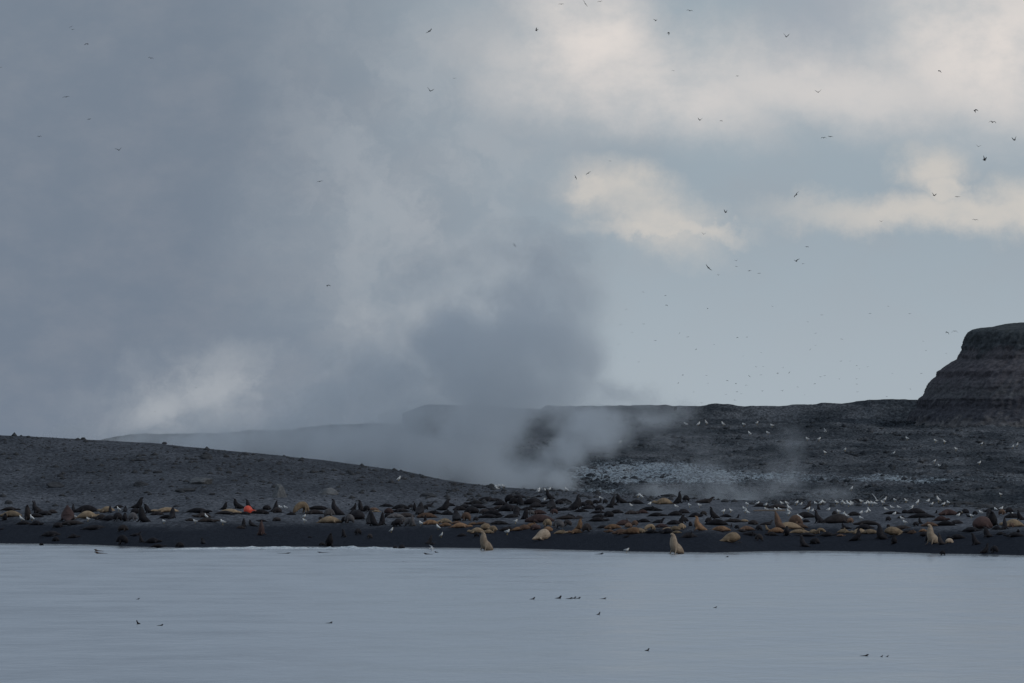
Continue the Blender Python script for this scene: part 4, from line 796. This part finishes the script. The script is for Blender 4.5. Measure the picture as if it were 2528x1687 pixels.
def put_bird(px, py, span, k):
    Y = min(max(F * 0.95 / span, 1080), 3300) if span > 9 else rng.uniform(2100, 3000)
    o = link('seabird', FLY[k], None, (px2x(px, Y), Y, py2z(py, Y)))
    s_ = span * Y / F / 1.12
    yaw = rng.choice((0, 180)) + rng.uniform(-60, 60) if k in 'hd' else rng.choice((90, 270)) + rng.uniform(-48, 48)
    s_ *= 1.12 if k in 'vd' else (0.92 if k == 'h' else 1.05)
    o.scale = (s_,) * 3; o.rotation_euler = (R(rng.uniform(-14, 14) + (22 if k == 'b' else 0)), R(rng.choice((-1, 1)) * rng.uniform(8, 20)), R(yaw))
    tag(o, None, 'seabird', 'dark seabirds flying in the sky'); return o
sky_items = []
for e in SKY.split('|'):
    q = e.split(); px, py, span = float(q[0]) * S2, float(q[1]) * S2, float(q[2]); o = put_bird(px, py, span, q[3])
    sky_items.append((o, ('small distant seabird ' if span < 10 else 'dark seabird ') + PN[q[3]], px, py))
LSKY = [('the triangular cloud', 1600, 540), ('the long low cloud', 2250, 530), ('the small round cloud', 2308, 400), ('the mesa', 2420, 830), ('the bright top cloud', 1470, 110), ('the upper right corner', 2528, 60), ('the upper left corner', 0, 0), ('the left frame edge', 0, 400), ('the grey steam plume', 1250, 820), ('the dim grey cloud left', 800, 400), ('the top middle edge', 1050, 0), ('the notch of grey', 1960, 60)]
resolve(sky_items, LSKY, sky=True)
for e in FLOCK.split('|'):
    x, y = map(float, e.split()); o = put_bird(1628 + x * S3, 750 + y * S3, rng.uniform(5, 8.5), rng.choice('ggvmbd'))
    tag(o, 'tiny seabird of the scattered flock low over the plateau', 'seabird', 'distant flock of seabirds over the plateau')
for x, y in ((450, 890), (355, 945), (960, 744), (1018, 704), (1026, 702), (865, 762), (937, 790), (430, 902)):
    o = put_bird(x * S2, y * S2, rng.uniform(4, 6), rng.choice('gvm'))
    tag(o, 'faint tiny seabird flying in front of the grey steam', 'seabird', 'faint seabirds in front of the steam')
o = put_bird(997, 1387, 16, 'd'); o.location = (px2x(997, 980), 980, py2z(1387, 980)); o.scale = (0.5,) * 3
tag(o, 'dark seabird flying low over the water below the surf', 'seabird')
p = Vector((px2x(2357, 1470), 1470, py2z(818, 1470)));
o = link('seabird', FLY['d'], None, p); o.scale = (0.75,) * 3; o.rotation_euler = (0, 0, R(80)); tag(o, 'dark seabird flying just left of the mesa top', 'seabird', 'dark seabirds flying in the sky')

# ------------------------------------------------------------------ orange buoy: ball > neck with rope eye, waist strap
p = hit(612, 1268.5); k = F / p.y
root = bpy.data.objects.new('buoy', None); C.objects.link(root); root.location = p; root.rotation_euler = (0, R(96), R(8)); tag(root, 'bright orange inflatable buoy lying among the seals', 'buoy')
M['orange'] = plain('orange_vinyl', (0.80, 0.10, 0.055), 0.45); M['faded'] = plain('faded_orange_vinyl', (0.62, 0.11, 0.07), 0.5); M['rope'] = plain('old_rope', (0.25, 0.22, 0.18))
rb = 10.4 / k; root.location.z += rb * 0.93
bm = bmesh.new(); loft(bm, [(0, 0, z * rb, r * rb, r * rb) for z, r in ((-1.0, .05), (-.97, .3), (-.82, .6), (-.5, .88), (0, 1.0), (.45, .9), (.8, .62), (.98, .38), (1.08, .26))], 3, 24)
b_ = link('ball', finish('buoy_ball', bm), M['orange']); b_.parent = root
bm = bmesh.new(); loft(bm, [(0, 0, z * rb, r * rb, .8 * r * rb) for z, r in ((1.0, .30), (1.15, .24), (1.5, .2), (1.85, .2), (2.0, .14))], 3, 14)
n_ = link('neck', finish('buoy_neck', bm), M['faded']); n_.parent = root
bm = bmesh.new()
bmesh.ops.create_cone(bm, segments=20, radius1=0.13 * rb, radius2=0.13 * rb, depth=0.5 * rb, cap_ends=True, matrix=Matrix.Translation((0, 0, 1.75 * rb)) @ Matrix.Rotation(R(90), 4, 'X'))
e_ = link('rope_eye', finish('buoy_rope_eye', bm), M['rope']); e_.parent = n_
# ------------------------------------------------------------------ driftwood log
a, b = hit(1680 + 985 * TS, 1200 + 346 * TS), hit(1680 + 1420 * TS, 1200 + 350 * TS)
b = Vector((b.x, a.y + 1.2, float(beachH(b.x, a.y + 1.2))))
m, g = newmat('weathered_wood'); n = g.noise(g.mapping(g.n('ShaderNodeTexCoord').outputs['Object'], scale=(0.6, 8, 8)), 3, 5, 0.6).outputs[0]
bs = g.n('ShaderNodeBsdfPrincipled', i_Base_Color=g.mix(n, (0.12, 0.10, 0.085), (0.22, 0.18, 0.15))); bs.inputs['Roughness'].default_value = 0.9; g.n('ShaderNodeOutputMaterial', i_0=bs); M['wood'] = m
bm = bmesh.new(); d = b - a
loft(bm, [(d.x * t, d.y * t + 0.05 * math.sin(t * 7), d.z * t + 0.08 + 0.03 * math.sin(t * 5), r, r) for t, r in ((0, .05), (.03, .07), (.25, .08), (.5, .085), (.75, .10), (.97, .13), (1, .10))], 3, 10)
loft(bm, [(d.x * .35, d.y * .35, d.z * .35 + .1, .04, .04), (d.x * .35 + .15, d.y * .35, d.z * .35 + .3, .03, .03), (d.x * .35 + .22, d.y * .35, d.z * .35 + .42, .015, .015)], 2, 8)
tag(link('driftwood_log', finish('driftwood_log', bm), M['wood'], a), 'long thin driftwood log lying among the gulls', 'log')
# dark rock ledge at the right, behind the beach
for i, (px, py, wp, hp) in enumerate(((2375, 1243, 60, 9), (2425, 1250, 66, 9), (2470, 1257, 60, 10), (2515, 1262, 54, 12))):
    q = hit(px, py + 3); kq = F / q.y
    o = link('rock_ledge', rock_mesh('rock_ledge', 400 + i, 3, 0.5), None, q); o.scale = (wp / kq, 2.2, hp / kq); o.location.y += 1.0
    tag(o, ['leftmost block', 'second block', 'third block', 'rightmost block'][i] + ' of the dark rock ledge behind the right beach', 'rock', 'blocks of the dark right ledge')
# ------------------------------------------------------------------ fumarole steam
def steam(name, lab, x0, x1, y0, y1, z0, z1, blobs, dens, nscale, amp, thr, colr, holes=(), seed=0.0):
    bm = bmesh.new(); bmesh.ops.create_cube(bm, size=1)
    for v in bm.verts: v.co = Vector((x0 if v.co.x < 0 else x1, y0 if v.co.y < 0 else y1, z0 if v.co.z < 0 else z1))
    me = bpy.data.meshes.new(name); bm.to_mesh(me); bm.free()
    m = bpy.data.materials.new(name + '_vapour'); m.use_nodes = True; g = NT(m.node_tree)
    pos = g.n('ShaderNodeNewGeometry').outputs['Position']
    nz = g.noise(g.mapping(pos, loc=(seed, seed * 2, 0), scale=(1, 0.7, 1)), nscale, 6, 0.68)
    wv = g.vm('MULTIPLY', g.vm('SUBTRACT', nz.outputs['Color'], (0.5, 0.5, 0.5)), (11, 11, 11))
    pw = g.vm('ADD', pos, wv)
    tot = None
    for (px, py, Y, rx, ry, rz, s) in blobs:       # each puff: photo column and row of its centre, depth, radii in metres
        q = g.mapping(pw, loc=(px2x(px, Y), Y, py2z(py, Y)), scale=(rx, ry, rz), typ='TEXTURE')
        e = g.m('MULTIPLY', g.mr(g.vm('LENGTH', q), 1.0, 0.15), s)
        tot = e if tot is None else g.m('MAXIMUM', tot, e)
    for (px, py, Y, rx, ry, rz, s) in holes:
        q = g.mapping(pw, loc=(px2x(px, Y), Y, py2z(py, Y)), scale=(rx, ry, rz), typ='TEXTURE')
        tot = g.m('MULTIPLY', tot, g.m('SUBTRACT', 1.0, g.m('MULTIPLY', g.mr(g.vm('LENGTH', q), 1.5, 0.2), s)))
    ero = g.m('ADD', tot, g.m('MULTIPLY_ADD', nz.outputs[0], amp, -0.5 * amp - thr))
    den = g.m('MULTIPLY', g.m('MULTIPLY', g.mr(ero, 0.0, 1.15), g.m('MULTIPLY', tot, 4.0, clamp=True)), dens)
    pv = g.n('ShaderNodeVolumePrincipled'); pv.inputs['Color'].default_value = (*colr, 1)
    g.set(pv.inputs['Density'], den); pv.inputs['Anisotropy'].default_value = 0.0
    g.n('ShaderNodeOutputMaterial', i_Volume=pv)
    me.materials.append(m); o = link(name, me); tag(o, lab, 'steam', kind='stuff'); return o
SC = (0.885, 0.935, 0.985)
D = 14
steam('steam_plume', 'grey steam plume rising from the ground behind the dune', -76, 34, 1312, 1376, 0, 37,
      [(1080, 1130, 1344, 18, D, 6.5, 1.2), (1250, 1165, 1344, 10, D, 5, 1.15), (1370, 1195, 1344, 5, D, 2.6, 0.95), (1160, 1050, 1344, 17, D, 7, 1.2), (1010, 1035, 1344, 10, D, 5, 1.0), (860, 1100, 1344, 19, D, 6, 1.05), (600, 1105, 1344, 22, D, 5, 0.95), (330, 1090, 1344, 15, D, 3, 0.6),
       (1240, 960, 1344, 18, D, 10, 1.15), (1340, 860, 1344, 12, D, 9, 0.95), (1130, 860, 1344, 13, D, 8, 0.9), (950, 950, 1344, 14, D, 7, 0.85), (1460, 890, 1344, 4.5, D, 7, 0.55), (820, 1000, 1344, 13, D, 5, 0.68), (560, 1030, 1344, 10, D, 2.6, 0.5), (470, 1035, 1344, 5, D, 1.7, 0.62), (400, 1055, 1344, 4, D, 1.2, 0.6),
       (1320, 740, 1344, 14, D, 9, 0.68), (1400, 640, 1344, 11, D, 7, 0.42), (1240, 620, 1344, 14, D, 7, 0.4), (1080, 700, 1344, 10, D, 6, 0.30), (1450, 1060, 1344, 10, D, 5, 0.86), (1390, 1110, 1344, 6, D, 5, 0.9), (1620, 1030, 1344, 9, D, 3.2, 0.46), (1560, 980, 1344, 8, D, 3, 0.4)],
      0.27, 0.15, 1.55, 0.10, SC, holes=[(1318, 1075, 1344, 2.0, 30, 2.4, 0.62), (1290, 1125, 1344, 1.5, 30, 1.6, 0.45), (1040, 1040, 1344, 2.5, 30, 3, 0.25)])
steam('steam_wisps', 'thin steam wisps drifting over the rubble field', 4, 48, 1222, 1290, 0, 15,
      [(1950, 1120, 1258, 3.8, D, 6.5, 0.5), (1930, 1190, 1258, 5, D, 3, 0.7), (1800, 1228, 1252, 11, D, 1.8, 0.8), (1620, 1218, 1252, 8, D, 1.8, 0.8), (1720, 1170, 1258, 9, D, 3, 0.42), (1680, 1090, 1258, 10, D, 5, 0.34), (1840, 1130, 1258, 12, D, 6, 0.27), (2060, 1225, 1252, 7, D, 1.8, 0.45)],
      0.10, 0.16, 1.5, 0.14, SC, seed=5.0)
print('objects', len(bpy.data.objects))
